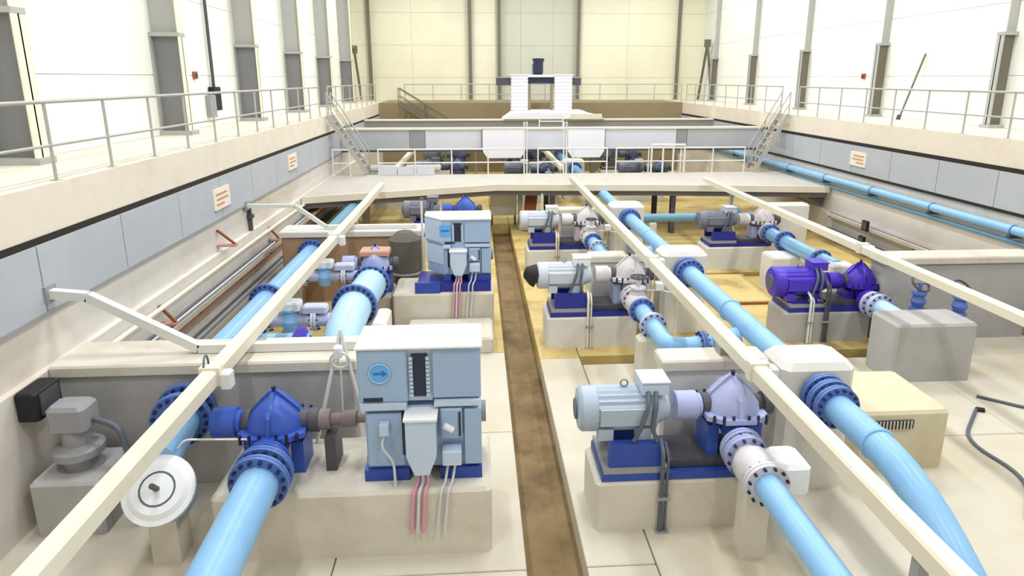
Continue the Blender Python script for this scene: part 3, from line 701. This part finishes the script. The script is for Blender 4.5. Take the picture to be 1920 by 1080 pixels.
MM = [('motor_grey', 'pump_lilac', 'pump_blue', 'frame_blue'), ('motor_pale', 'pump_white', 'pump_lilac', 'frame_navy'), ('motor_pale', 'pump_white', 'pump_white', 'frame_navy'),
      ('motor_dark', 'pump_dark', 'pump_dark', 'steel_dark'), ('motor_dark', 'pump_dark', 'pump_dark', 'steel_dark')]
BAY = ['nearest', 'second', 'third', 'fourth', 'fifth']
for i, y in enumerate(MY):
    mm, pm, lm, fm = MM[i]
    xc = pump_set(1.3, y, ('middle', BAY[i]), 'concrete_white' if i else 'concrete', mm, 'casing_white' if i else 'casing_light', pm, lm, fm)
    if i in (1, 2, 3): discharge(xc, y, '%s middle-row' % BAY[i], 'pump_white' if i < 3 else 'lilac_pipe', 'sky_pipe')
    if i == 0:
        t = thing('gate_valve', (xc, y-1.0, .7), 'white gate valve in front of the nearest middle-row pump', 'valve', 'pump outlet valves')
        MB().lathe((xc, y-.56, 1.2), (0,-1,0), [(0,.19),(.15,.2),(.25,.26),(.45,.26),(.55,.2),(.7,.19)], 20, True).build('valve_body', 'pump_white', t)
        flange(t, (xc, y-.62, 1.2), (0,1,0), .29, 'pump_lilac', 12); flange(t, (xc, y-1.24, 1.2), (0,1,0), .28, 'pump_white', 12)
        MB().bbox(xc+.15, xc+.6, y-1.2, y-.7, 1.0, 1.4, .06).build('actuator', 'casing_white', t)
        MB().cyl((xc, y-1.26, 1.2), (xc, y-4.2, 1.2), .17, 20).build('outlet_spool', 'sky_pipe', t)
        each('support', 'concrete', t, (xc-.25, xc+.25, y-3.2, y-2.8, 0, 1.06), (xc-.15, xc+.15, y-1.1, y-.8, 0, 1.0))
# right row
xc = pump_set(6.85, 14.2, ('right', 'violet and nearest'), 'concrete_grey', 'motor_violet', 'motor_violet', 'pump_violet', 'pump_violet', 'frame_navy', 1.36, .36, 1.35, .74)
pipe_line('outlet_pipe', [(xc, 13.65, .98), (xc, 13.2, 1.0), (xc-.05, 12.3, 1.0)], .2, 'pale_pipe', 'pale blue outlet pipe from the violet pump into the grey block',
          [((xc, 13.55, .98), (0,1,0), .3, 12), ((xc, 13.3, 1.0), (0,1,0), .3, 12)], group='pump outlet pipes', fm='lilac_pipe')
xc = pump_set(7.1, 20.2, ('right', 'second'), 'concrete_white', 'motor_dark', 'motor_pale', 'pump_white', 'pump_lilac', 'frame_navy', 1.55, .3, 1.3, .75)
pipe_line('outlet_pipe', [(xc, 19.66, 1.22), (xc, 17.2, 1.22), (xc, 15.6, 1.25)], .2, 'sky_pipe', 'pale blue outlet pipe from the second right-row pump',
          [((xc, 19.5, 1.22), (0,1,0), .3, 12), ((xc, 18.5, 1.22), (0,1,0), .32, 14), ((xc, 16.4, 1.22), (0,1,0), .3, 12)], group='pump outlet pipes')
concrete_block('pipe_pier', xc-.3, xc+.3, 15.3, 15.75, 1.4, 'concrete_white', 'white concrete pier at the end of the second right-row outlet pipe', 'pier', group='outlet pipe piers')
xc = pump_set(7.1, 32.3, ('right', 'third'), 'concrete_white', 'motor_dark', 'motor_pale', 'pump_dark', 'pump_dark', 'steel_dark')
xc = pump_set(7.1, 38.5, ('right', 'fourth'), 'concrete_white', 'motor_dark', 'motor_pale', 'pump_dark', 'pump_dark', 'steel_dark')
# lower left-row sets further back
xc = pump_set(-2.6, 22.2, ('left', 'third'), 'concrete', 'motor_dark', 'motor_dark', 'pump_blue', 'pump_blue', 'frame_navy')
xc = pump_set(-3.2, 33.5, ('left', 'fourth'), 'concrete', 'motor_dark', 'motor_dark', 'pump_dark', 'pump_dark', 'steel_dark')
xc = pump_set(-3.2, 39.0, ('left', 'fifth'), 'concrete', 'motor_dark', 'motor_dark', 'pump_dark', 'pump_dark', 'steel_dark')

# ------------------------------------------------------------------ left row: big cabinet-cooled motors
def cabinet_motor(x0, x1, yf, zt, zb, label, chamfer=0.0, d=.72):
    W = x1 - x0
    t = thing('cabinet_motor', ((x0+x1)/2, yf+d/2, zb), label, 'motor', 'cabinet-cooled motors')
    zm = zt - (zt-zb)*.40           # split between cooler and motor body
    xs0 = x0 + W*.40; xs1 = x0 + W*.60
    xl = x0 + chamfer
    # cooler: left casing, centre vent, right casing
    if chamfer:
        MB().prism([(xl, yf), (xs0, yf), (xs0, yf+d), (x0, yf+d), (x0, yf+chamfer*1.1)], zm, zt-.03).build('left_cooler_casing', 'casing', t)
        MB().bar((x0-.012, yf+chamfer*1.1, (zm+zt)/2), (xl-.012, yf, (zm+zt)/2), .02, zt-zm-.1).build('corner_panel', 'casing_light', t)
    else:
        MB().bbox(x0, xs0, yf, yf+d, zm, zt-.03, .02).build('left_cooler_casing', 'casing', t)
    MB().bbox(xs1, x1, yf+.02, yf+d, zm+.03, zt-.03, .02).build('right_cooler_casing', 'casing', t)
    MB().box(xs0, xs1, yf+.06, yf+d, zm-.02, zt-.03).build('centre_casing', 'casing_light', t)
    if chamfer: MB().prism([(xl-.02, yf-.02), (x1+.02, yf-.02), (x1+.02, yf+d+.02), (x0-.02, yf+d+.02), (x0-.02, yf+chamfer*1.1)], zt-.03, zt).build('top_cover', 'casing_white', t)
    else: MB().bbox(x0-.02, x1+.02, yf-.02, yf+d+.02, zt-.03, zt, .01).build('top_cover', 'casing_white', t)
    va, vb = xs0+W*.035, xs1-W*.035
    vt = MB().box(va, vb, yf+.03, yf+.06, zm+.05, zt-.12).build('vent_grille', 'vent_dark', t)
    n = 10
    for i in range(n):
        z = zm+.08 + i*(zt-.2-zm-.05)/(n-1)
        each('grille_tooth', 'casing_light', vt, (va-.025, va+.018, yf+.0, yf+.04, z-.018, z+.018), (vb-.018, vb+.025, yf+.0, yf+.04, z-.018, z+.018))
    # emblem
    lc = ((xl+xs0)/2 - W*.02, yf-.005, (zm+zt)/2 + .02); lr = W*.085
    if chamfer:
        lg = MB().box(lc[0]-lr, lc[0]+lr, yf-.01, yf+.005, lc[2]-lr, lc[2]+lr).build('emblem', 'logo_blue', t)
        MB().box(lc[0]-lr*.7, lc[0]+lr*.7, yf-.014, yf-.009, lc[2]-.02, lc[2]+.02).build('emblem_bar', 'logo_dark', lg)
    else:
        lg = MB().cyl((lc[0], yf-.01, lc[2]), (lc[0], yf+.005, lc[2]), lr*1.1, 24).build('emblem', 'logo_blue', t)
        MB().torus((lc[0], yf-.012, lc[2]), (0,1,0), lr*.98, .008, 28, 6).build('emblem_ring', 'casing_light', lg)
        MB().prism([(lc[0]-lr*.6, lc[2]-.015), (lc[0]+lr*.25, lc[2]-.015), (lc[0]+lr*.25, lc[2]-.05), (lc[0]+lr*.7, lc[2]), (lc[0]+lr*.25, lc[2]+.05), (lc[0]+lr*.25, lc[2]+.015), (lc[0]-lr*.6, lc[2]+.015)], yf-.014, yf-.009, 'y').build('emblem_arrow', 'logo_dark', lg)
    # lower seam and motor body
    MB().box(xl+.02, xs0-.02, yf-.03, yf+.3, zm-.10, zm-.01).build('left_ledge', 'casing_light', t)
    MB().box(xs1+.02, x1-.02, yf-.03, yf+.3, zm-.07, zm+.0).build('right_ledge', 'casing_light', t)
    MB().box(xl+.06, xl+.3, yf-.012, yf, zm+.01, zm+.06).build('left_shadow_slot', 'vent_dark', t)
    zl = zb + .16
    if chamfer:
        MB().prism([(xl+.03, yf+.05), (x1, yf+.05), (x1, yf+d-.03), (x0+.03, yf+d-.03), (x0+.03, yf+chamfer*1.1+.03)], zl, zm).build('motor_body', 'casing', t)
        MB().bar((x0+.018, yf+chamfer*1.1+.03, (zl+zm)/2+.1), (xl+.018, yf+.05, (zl+zm)/2+.1), .02, zm-zl-.3).build('lower_corner_panel', 'casing_light', t)
    else: MB().bbox(xl+.05, x1-.0, yf+.05, yf+d-.05, zl, zm-.1, .03).build('motor_body', 'casing', t)
    MB().bbox(xl+.07, xs0-.06, yf-.0, yf+.06, zl+.05, zm-.16, .02).build('left_panel', 'casing', t)
    rp = MB().bbox(xs1+W*.06, x1-.16*W, yf-.05, yf+.06, (zl+zm)/2-.03, zm-.1, .02).build('right_door', 'casing', t)
    MB().box(x1-.17*W-.03, x1-.17*W, yf-.065, yf-.05, (zl+zm)/2, zm-.14).build('door_edge', 'vent_dark', rp)
    MB().cyl((xs1+W*.09, yf-.09, zm-.3), (xs1+W*.16, yf-.07, zm-.38), .045, 10).build('door_handle', 'casing_white', rp)
    MB().box(x1-.14*W, x1+.0, yf-.02, yf+.06, zl+.05, zm-.12).build('side_panel', 'casing', t)
    MB().cyl((x1, yf+.35, zm-.35), (x1+.06, yf+.35, zm-.35), .14, 14).build('side_cap', 'steel_grey', t)
    # hood
    hx0, hx1 = xs0 - W*.015, xs1 + W*.03; hz = zm-.14; hb = zl+.0
    hm = (hx0+hx1)/2
    MB().prism([(hx0, hz), (hx0, hb+.32), (hm-W*.06, hb+.06), (hm+W*.06, hb+.06), (hx1, hb+.32), (hx1, hz)], yf-.26, yf+.05, 'y').build('terminal_hood', 'casing_light', t)
    MB().box(hx0-.02, hx1+.02, yf-.28, yf+.05, hz, hz+.03).build('hood_lid', 'casing_white', t)
    MB().box(hx0-.07, hx0-.01, yf-.01, yf+.06, zl+.2, hz-.02).build('hood_gap', 'vent_dark', t)
    MB().bbox(hx1+W*.04, hx1+W*.2, yf-.16, yf+.05, zl+.12, zl+.32, .015).build('small_box', 'casing_light', t)
    MB().box(hx1+W*.24, x1-.08, yf+.02, yf+.06, zl+.05, zl+.22).build('foot_recess', 'vent_dark', t)
    MB().bbox(xl+W*.16, xl+W*.24, yf-.1, yf+.0, zm-.42, zm-.26, .01).build('junction_box', 'casing_light', t)
    MB().tube([(xl+W*.2, yf-.06, zm-.42), (xl+W*.17, yf-.1, zl+.38), (xl+W*.27, yf-.12, zl+.18), (xl+W*.28, yf-.16, zb+.0)], .018, 8, .1).build('conduit', 'cable_white', t)
    for k, dx in enumerate((-.05, 0, .05)):
        MB().tube([(hm+dx, yf-.12, hb+.08), (hm+dx*1.3, yf-.15, zb+.03), (hm+dx*1.4-.04, yf-.30, zb+.03), (hm+dx*1.5-.08, yf-.31, .38)], .022, 8, .1).build('supply_cable', 'cable_pink' if k != 1 else 'cable_white', t)
    for dx in (.09, .15):
        MB().tube([(hx1+W*dx, yf-.06, zl+.13), (hx1+W*(dx-.03), yf-.14, zb+.03), (hx1+W*(dx-.06), yf-.30, zb+.03), (hx1+W*(dx-.1), yf-.31, .38)], .018, 8, .1).build('box_cable', 'cable_white', t)
    # base
    each('base_block', 'frame_blue', t, (xl+.02, hm-W*.12, yf-.02, yf+d, zb, zl), (hm+W*.14, x1+.0, yf-.02, yf+d, zb, zl))
    MB().box(xl, x1, yf+.3, yf+d, zb, zl).build('base_core', 'frame_navy', t)
    return t
cabinet_motor(-1.53, 0.0, 7.5, 2.8, .95, 'large light blue cabinet motor with round emblem at the front left')
concrete_block('concrete_plinth', -3.4, .12, 7.25, 8.6, .95, 'concrete', 'concrete plinth under the large front cabinet motor', 'plinth', group='pump plinths')
cabinet_motor(-1.3, .29, 15.2, 2.76, 1.2, 'light blue cabinet motor with square emblem in the second left bay', .42, .95)
concrete_block('concrete_plinth', -2.1, .35, 14.95, 16.3, .98, 'concrete', 'concrete plinth under the second cabinet motor', 'plinth', group='pump plinths')
t = thing('base_frame', (-.6, 15.5, .98), 'violet blue steel base frame under the second cabinet motor', 'frame', 'pump base frames')
MB().box(-1.5, .28, 15.05, 16.1, .98, 1.2).build('body', 'frame_navy', t)
MB().box(-1.55, -.95, 14.97, 15.05, .98, 1.24).build('step', 'frame_blue', t)
# left-row pumps
t, xc = pump(-3.15, 7.95, 1.6, .8, 'pump_blue', 'dark blue split-case pump left of the large front cabinet motor', 'pump_blue', .95, 'split-case pumps', nz=1.3)
pipe_line('outlet_pipe', [(xc, 7.42, 1.25), (xc, 6.3, 1.2), (xc, 4.5, 1.1)], .25, 'sky_pipe', 'sky blue outlet pipe in front of the dark blue front left pump', [((xc, 7.3, 1.25), (0,1,0), .36, 16), ((xc, 7.12, 1.24), (0,1,.03), .36, 16)], group='pump outlet pipes')
t = thing('motor_shaft', (-1.9, 7.95, .95), 'brown shaft coupling between dark blue pump and front cabinet motor', 'coupling')
MB().lathe((-2.36, 7.95, 1.6), (1,0,0), [(0,.07),(.15,.07),(.16,.14),(.36,.14),(.37,.08),(.5,.08),(.51,.11),(.7,.11),(.71,.06),(.84,.06)], 18).build('shaft', 'shaft_brown', t)
MB().box(-2.06, -1.92, 7.75, 8.15, .95, 1.44).build('bearing_stand', 'steel_dark', t)
t, xc = pump(-3.0, 15.7, 1.55, .8, 'pump_lilac', 'violet blue pump with brown top beside the second cabinet motor', 'pump_blue', .85, 'split-case pumps', nz=1.3)
MB().bbox(xc-.36, xc+.36, 15.45, 15.95, 1.8, 1.92, .03).build('rusty_cover', 'rust_pale', t)
concrete_block('concrete_plinth', -3.3, -2.15, 15.2, 16.3, .85, 'concrete', 'concrete plinth under the violet blue left pump', 'plinth', group='pump plinths')
pipe_line('outlet_pipe', [(xc, 15.1, 1.3), (xc, 14.2, 1.32), (-2.62, 13.1, 1.38), (-2.62, 11.6, 1.3), (-2.62, 10.7, .2), (-2.62, 10.6, -.3)], .36, 'pale_pipe', 'thick pale blue pipe bending down in the second left bay',
          [((-2.62, 13.05, 1.38), (0,1,0), .47, 22), ((xc, 14.85, 1.3), (0,1,0), .44, 18)], rb=.8, group='pump outlet pipes', n=28)
concrete_block('pipe_pier', -2.2, -1.9, 12.4, 13.4, 1.2, 'concrete_white', 'white concrete pier right of the thick pale blue pipe', 'pier', group='outlet pipe piers')
concrete_block('concrete_step', -1.7, .3, 13.6, 14.9, .36, 'concrete', 'low brown stained concrete step in front of the second cabinet motor', 'step')
# dark motor casing behind the left pump
t = thing('covered_equipment', (-1.9, 17.1, 0), 'dark mottled cover standing left of the second cabinet motor', 'cover')
MB().lathe((-1.95, 16.8, 0), (0,0,1), [(0,.3),(.9,.3),(.95,.42),(1.9,.42),(2.1,.2),(2.15,.0)], 20).build('body', 'tarp', t)
MB().torus((-1.95, 16.8, 1.0), (0,0,1), .42, .04).build('ring', 'steel_grey', t)
# branch pipes with valves between long pipe and outlet pipe
for y, nm, vm in ((15.0, 'farther', 'lilac_pipe'), (12.1, 'nearer', 'lilac_pipe')):
    t = thing('branch_pipe', (-3.6, y, 1.2), 'lilac branch pipe with white actuator in the second left bay, %s of two' % nm, 'pipe', 'branch pipes')
    MB().cyl((LX+.15, y, 1.45), (-2.9, y, 1.45), .13, 18).build('pipe_body', vm, t)
    flange(t, (-4.1, y, 1.45), (1,0,0), .22, 'pump_white', 10); flange(t, (-3.2, y, 1.45), (1,0,0), .22, 'pump_white', 10)
    MB().lathe((-3.65, y, 1.45), (0,0,1), [(-.2,.16),(0,.2),(.2,.14),(.22,.2),(.26,.2)], 16).build('valve_body', 'sky_pipe', t)
    MB().bbox(-3.9, -3.45, y-.16, y+.16, 1.68, 1.85, .03).build('actuator', 'casing_white', t)
    MB().lathe((-3.68, y, 1.85), (0,0,1), [(0,.05),(.12,.05),(.13,.1),(.16,.1)], 12).build('indicator', 'casing_white', t)
    MB().bbox(-3.42, -2.95, y-.13, y+.13, 1.62, 1.76, .03).build('cable_tray', 'lilac_pipe', t)
t = thing('bypass_valve', (-3.4, 10.9, .5), 'small purple and blue valve group behind the front left thrust wall', 'valve')
MB().cyl((LX+.23, 10.9, 1.45), (-3.0, 10.9, 1.45), .2, 18).build('pipe_body', 'sky_pipe', t)
MB().lathe((-3.3, 10.9, 1.45), (1,0,0), [(0,.18),(.1,.3),(.2,.3),(.3,.15)], 18).build('valve_body', 'pump_violet', t)
flange(t, (-3.9, 10.9, 1.45), (1,0,0), .3, 'flange_blue', 12)
MB().box(-3.7, -3.5, 10.8, 11.0, 0, 1.3).build('support', 'concrete', t)

# white lifting frame with pulley behind the big cabinet
t = thing('lifting_tripod', (-2.0, 8.4, .95), 'white tube tripod with pulley between front pump and cabinet motor', 'tripod')
top = (-1.98, 8.75, 2.55)
for p in ((-2.35, 8.45, .95), (-1.62, 8.5, .95), (-2.05, 8.75, 2.02)): MB().cyl(p, top, .025, 8).build('leg', 'rail_white', t)
MB().torus((-1.98, 8.6, 2.15), (0,1,.2), .13, .018, 18, 6).build('pulley_ring', 'rail_white', t)
MB().bbox(-2.06, -1.94, 8.55, 8.68, 2.2, 2.36, .02).build('pulley_block', 'casing_white', t)
MB().cyl((-1.98, 8.62, 2.05), (-1.98, 8.55, 1.2), .012, 6).build('rope', 'rail_white', t)

# ------------------------------------------------------------------ left wall services
def tray(x0, x1, z, label, y0=9.95, y1=29.5):
    t = thing('cable_tray', ((x0+x1)/2, (y0+y1)/2, z), label, 'cable tray', 'wall cable trays')
    MB().box(x0, x1, y0, y1, z, z+.015).build('bed', 'tray', t)
    lip = x1 if x0 < 0 else x0
    MB().box(lip-.012, lip+.012, y0, y1, z, z+.11).build('lip', 'tray', t)
    y = y0 + .8
    while y < y1:
        MB().box(x0, x1, y-.03, y+.03, z-.05, z).build('bracket', 'steel_dark', t); y += 2.4
    for k in range(3):
        xx = x0 + (x1-x0)*(.25+.25*k); MB().cyl((xx, y0, z+.04), (xx, y1, z+.04), .024, 6).build('cable', ('cable_grey', 'cable_white', 'cable_grey')[k], t)
tray(XL+.12, XL+.5, 1.3, 'upper cable tray along the left pit wall')
tray(XL+.12, XL+.55, .62, 'lower cable tray along the left pit wall')
for i, (z, r, x) in enumerate(((1.72, .05, XL+.2), (1.0, .06, XL+.22), (.3, .07, XL+.25))):
    pipe_line('service_pipe', [(x, 9.95, z), (x, 15, z), (x, 29.5, z)], r, ('tube_cream', 'rust_pale', 'tray')[i], '%s thin service pipe along the left pit wall' % ('highest', 'middle', 'lowest')[i], group='left service pipes', n=10)
for i, y in enumerate((12.2, 15.6, 19.0)):
    t = thing('pipe_bracket', (XL+.2, y, 1.1), 'rust coloured triangular bracket on left pit wall, %s from camera' % ORD[i], 'bracket', 'rusty wall brackets')
    zz = 2.12 if i == 1 else 1.42
    MB().bar((XL+.02 if i == 1 else XL+.14, y, zz+.35), (XL+.42, y, zz), .05, .05).build('stay', 'rust', t)
    MB().box(XL+.0 if i == 1 else XL+.12, XL+.45, y-.08, y+.08, zz-.05, zz).build('shelf', 'rust_pale', t)
t = thing('wall_strut', (XL+.1, 17.8, 2.0), 'short dark vertical strut below the left fascia', 'strut')
MB().box(XL+.02, XL+.1, 17.75, 17.85, 1.95, 2.68).build('bar', 'steel_dark', t)
MB().box(XL, XL+.14, 17.7, 17.9, 2.3, 2.4).build('clip', 'steel_dark', t)
# signs on the fascia
def sign(x, y, z, w_, h, d, label):
    t = thing('wall_sign', (x, y, z), label, 'sign', 'fascia signs')
    MB().box(min(x, x+d*.02), max(x, x+d*.02), y-w_/2, y+w_/2, z, z+h).build('plate', 'sign_white', t)
    xi0, xi1 = sorted((x+d*.02, x+d*.026))
    for i, (f0, f1) in enumerate(((.12, .8), (.15, .86), (.12, .6))):
        zz = z + h*(.72 - i*.24); MB().box(xi0, xi1, y-w_/2+w_*f0, y-w_/2+w_*f1, zz-h*.05, zz+h*.05).build('print_line', 'sign_ink', t)
    MB().box(xi0, xi1, y-w_/2, y+w_/2, z-.03, z).build('shadow_strip', 'steel_grey', t)
sign(XL+.06, 16.0, 2.95, 1.0, .5, 1, 'white sign with brown print on left fascia, nearest of its side')
sign(XL+.06, 22.3, 3.05, 1.0, .5, 1, 'white sign with brown print on left fascia, farther of its side')
sign(XR-.06, 22.3, 2.98, .95, .5, -1, 'white sign with brown print on right fascia, nearest of its side')
sign(XR-.06, 29.6, 3.0, .95, .5, -1, 'white sign with brown print on right fascia beside the steep stair')

# ------------------------------------------------------------------ right wall services
t = thing('wall_pipe', (XR-.2, 20, 2.1), 'long blue pipe running along the right pit wall', 'pipe')
MB().tube([(XR-.22, .6, 2.32), (XR-.22, 20, 2.32), (XR-.22, 41, 2.32)], .12, 16).build('pipe_body', 'sky_pipe', t)
for y in range(3, 41, 3):
    MB().box(XR-.36, XR, y-.05, y+.05, 2.12, 2.2).build('bracket', 'steel_dark', t)
    MB().torus((XR-.22, y, 2.32), (0,1,0), .125, .02, 16, 6).build('clamp', 'flange_blue', t)
pipe_line('service_pipe', [(XR-.12, .6, 2.0), (XR-.12, 20, 2.0), (XR-.12, 41, 2.0)], .06, 'teal_pipe', 'thin teal pipe under the long blue pipe on the right wall', n=10)
tray(XR-.5, XR-.13, 1.02, 'upper cable tray along the right pit wall', 3.0, 23.5)
tray(XR-.55, XR-.13, .45, 'lower cable tray along the right pit wall', .6, 23.5)
for y, z, nm in ((20.6, 1.02, 'upper'), (20.7, .46, 'lower')):
    t = thing('junction_box', (XR-.55, y, z), 'small black box on the %s cable tray of the right wall' % nm, 'box', 'black tray boxes')
    MB().bbox(XR-.6, XR-.5, y-.16, y+.16, z, z+.34, .015).build('body', 'black', t)
    MB().box(XR-.61, XR-.6, y-.12, y+.12, z+.05, z+.29).build('cover', 'steel_dark', t)
# valves beside the grey block
for x, y, nm in ((9.75, 13.1, 'left'), (10.45, 12.75, 'right')):
    t = thing('small_valve', (x, y, 0), 'small navy valve with handwheel behind the grey block, %s of two' % nm, 'valve', 'small navy valves')
    MB().cyl((x, y, 0), (x, y, 1.0), .09, 14).build('riser', 'steel_grey', t)
    MB().lathe((x, y, 1.0), (0,0,1), [(0,.16),(.05,.16),(.06,.1),(.2,.16),(.35,.1),(.36,.15),(.4,.15),(.41,.04),(.6,.04)], 16).build('valve_body', 'flange_blue', t)
    hw = MB().torus((x, y, 1.6), (.2,-.6,.7), .2, .025, 20, 6).build('handwheel', 'steel_dark', t)
    MB().bar((x-.19, y, 1.6), (x+.19, y, 1.6), .03, .02).build('spoke', 'steel_dark', hw)
t = thing('cover_plate', (8.0, 17.6, 0), 'tan floor cover plate with dark edge in the right row', 'cover plate')
MB().bbox(6.3, 8.2, 16.4, 18.9, .0, .1, .02).build('plate', 'slab_ochre', t)
MB().box(6.28, 8.22, 16.36, 16.4, 0, .06).build('edge', 'rust', t)

# ------------------------------------------------------------------ small things on the floor
pipe_line('cross_pipe', [(2.2, 23.4, .95), (5.0, 23.4, .95), (11.8, 23.4, .95)], .16, 'teal_pipe', 'teal pipe running crosswise just before the walkway', [((3.3, 23.4, .95), (1,0,0)), ((5.6, 23.4, .95), (1,0,0)), ((8.9, 23.4, .95), (1,0,0))], n=16)
for x in (2.6, 6.5, 11.0): concrete_block('pipe_pier', x-.15, x+.15, 23.2, 23.6, .8, 'concrete', 'low concrete pier under the teal cross pipe, %s' % ('left end' if x < 3 else 'middle' if x < 8 else 'right end'), 'pier', group='cross pipe piers')
t = thing('round_valve', (9.3, 23.0, 0), 'round teal valve housing before the walkway on the right', 'valve')
MB().lathe((9.3, 23.1, 1.1), (0,-1,0), [(0,.3),(.05,.42),(.2,.42),(.25,.3),(.3,.0)], 22).build('housing', 'teal_pipe', t)
MB().box(9.1, 9.5, 23.0, 23.2, 0, .72).build('support', 'concrete', t)
# clutter at the far left front: grey control valve and junction box
t = thing('control_valve', (-5.6, 8.3, 0), 'grey control valve station in the front left corner', 'valve')
MB().bbox(-6.0, -5.1, 7.9, 8.8, 0, .8, .04).build('stand', 'concrete_grey', t)
MB().lathe((-5.55, 8.35, .8), (0,0,1), [(0,.2),(.15,.2),(.2,.32),(.3,.32),(.35,.18),(.6,.18)], 18).build('valve_body', 'steel_grey', t)
MB().bbox(-5.8, -5.3, 8.15, 8.55, 1.4, 1.75, .05).build('actuator', 'steel_grey', t)
MB().tube([(-5.3, 8.35, 1.5), (-4.95, 8.3, 1.4), (-4.8, 8.2, .9), (-4.75, 8.1, .1)], .04, 8, .15).build('cable', 'cable_grey', t)
t = thing('black_box', (-5.95, 9.0, 1.4), 'black switch box on the left pit wall by the front thrust wall', 'box')
MB().bbox(-6.18, -5.9, 8.2, 8.75, 1.55, 1.95, .03).build('body', 'black', t)
MB().box(-5.9, -5.88, 8.28, 8.67, 1.6, 1.9).build('cover', 'steel_dark', t)

# thin tubes, risers and poles
t = thing('seal_water_tube', (-3.3, 7.55, .95), 'thin white tube between check valve and dark blue front pump', 'tube')
MB().tube([(-3.85, 7.6, 1.45), (-3.75, 7.58, 1.58), (-2.86, 7.58, 1.55), (-2.8, 7.6, 1.4), (-2.8, 7.62, .95)], .014, 8, .08).build('tube_body', 'rail_white', t)
MB().box(-2.83, -2.77, 7.59, 7.65, .95, .97).build('clip', 'steel_grey', t)
for x, y, zt, m, nm in ((2.45, 13.72, 1.32, 'tube_cream', 'cream cable riser in front of the second middle-row plinth'), (8.0, 13.7, 1.5, 'steel_dark', 'dark cable riser in front of the violet pump plinth'),
                    (7.62, 13.68, 1.2, 'rail_white', 'white cable riser in front of the violet motor plinth'), (2.45, 19.72, 1.3, 'tube_cream', 'cream cable riser in front of the third middle-row plinth'), (2.4, 7.5, 1.3, 'cable_grey', 'grey cable riser in front of the nearest middle-row plinth')):
    t = thing('cable_riser', (x, y, 0), nm, 'conduit', 'cable risers')
    MB().tube([(x, y, .012), (x, y, zt-.1), (x, y+.18, zt)], .03, 8, .08).build('conduit', m, t)
    MB().tube([(x+.07, y, .012), (x+.07, y, zt-.16), (x+.07, y+.18, zt-.05)], .02, 8, .08).build('conduit', m, t)
    MB().box(x-.06, x+.13, y-.05, y+.05, 0, .012).build('foot', 'steel_grey', t)
    MB().box(x-.05, x+.12, y-.04, y+.03, .5, .54).build('clip', 'steel_grey', t)
for x, y, zt, nm in ((-1.48, 16.75, 2.9, 'left behind the second cabinet motor'), (2.3, 22.9, 2.0, 'before the walkway beside the rusty plate')):
    t = thing('thin_pole', (x, y, 0), 'thin white pole %s' % nm, 'pole', 'thin white poles')
    MB().cyl((x, y, .02), (x, y, zt), .03, 8).build('shaft', 'rail_white', t)
    MB().cyl((x, y, 0), (x, y, .02), .1, 12).build('foot', 'rail_white', t)
t = thing('leaning_pole', (WR-.5, 23.9, ZG), 'dark thin pole leaning on the right wall behind the handrail', 'pole')
MB().cyl((WR-.55, 24.0, ZG), (WR-.06, 23.7, 6.9), .036, 8).build('shaft', 'column_brown', t)
MB().cyl((WR-.57, 24.01, ZG), (WR-.53, 24.0, ZG+.18), .075, 10).build('foot', 'steel_dark', t)
for i, (y, z) in enumerate(((12.2, 1.05), (18.2, 1.05))):
    t = thing('drain_tube', (3.7, y, 0), 'thin pale drain tube right of the %s middle-row pump' % ('second', 'third')[i], 'tube', 'drain tubes')
    MB().tube([(3.55, y+1.75, z+.25), (4.1, y+1.7, z+.25), (4.5, y+1.6, z+.2), (4.5, y+1.6, .0)], .022, 8, .1).build('tube_body', 'rail_white', t)
    MB().bbox(4.0, 4.2, y+1.6, y+1.8, z+.28, z+.45, .02).build('gauge', 'casing_white', t)

for i, pts in enumerate(([(7.6, 7.4, .03), (8.4, 8.3, .03), (8.2, 9.4, .03), (9.2, 10.4, .03)], [(9.6, 10.9, .03), (10.4, 10.2, .03), (11.2, 10.6, .03), (12.4, 9.8, .03)])):
    t = thing('floor_cable', pts[0][:2] + (0,), 'dark cable lying on the floor %s' % ('right of the tan block', 'right of the large grey block')[i], 'cable', 'floor cables')
    MB().tube(pts, .03, 8, .5).build('sheath', 'cable_grey', t)
    MB().cyl(pts[-1], (pts[-1][0]+.12, pts[-1][1]-.05, .03), .05, 8).build('plug', 'black', t)

for x, nm in ((2.05, 'left'), (3.75, 'right')):
    t = thing('white_mast', (x, 27.7, 2.0), 'tall white double post on the walkway, %s of two below the twin ducts' % nm, 'post', 'white double posts')
    for dx in (-.06, .06): MB().cyl((x+dx, 27.7, 2.02), (x+dx, 27.7, 4.25), .028, 8).build('tube', 'rail_white', t)
    for z in (2.5, 3.1, 3.7, 4.2): MB().box(x-.06, x+.06, 27.685, 27.715, z-.015, z+.015).build('rung', 'rail_white', t)
    MB().box(x-.12, x+.12, 27.62, 27.78, 2.0, 2.02).build('foot_plate', 'rail_white', t)
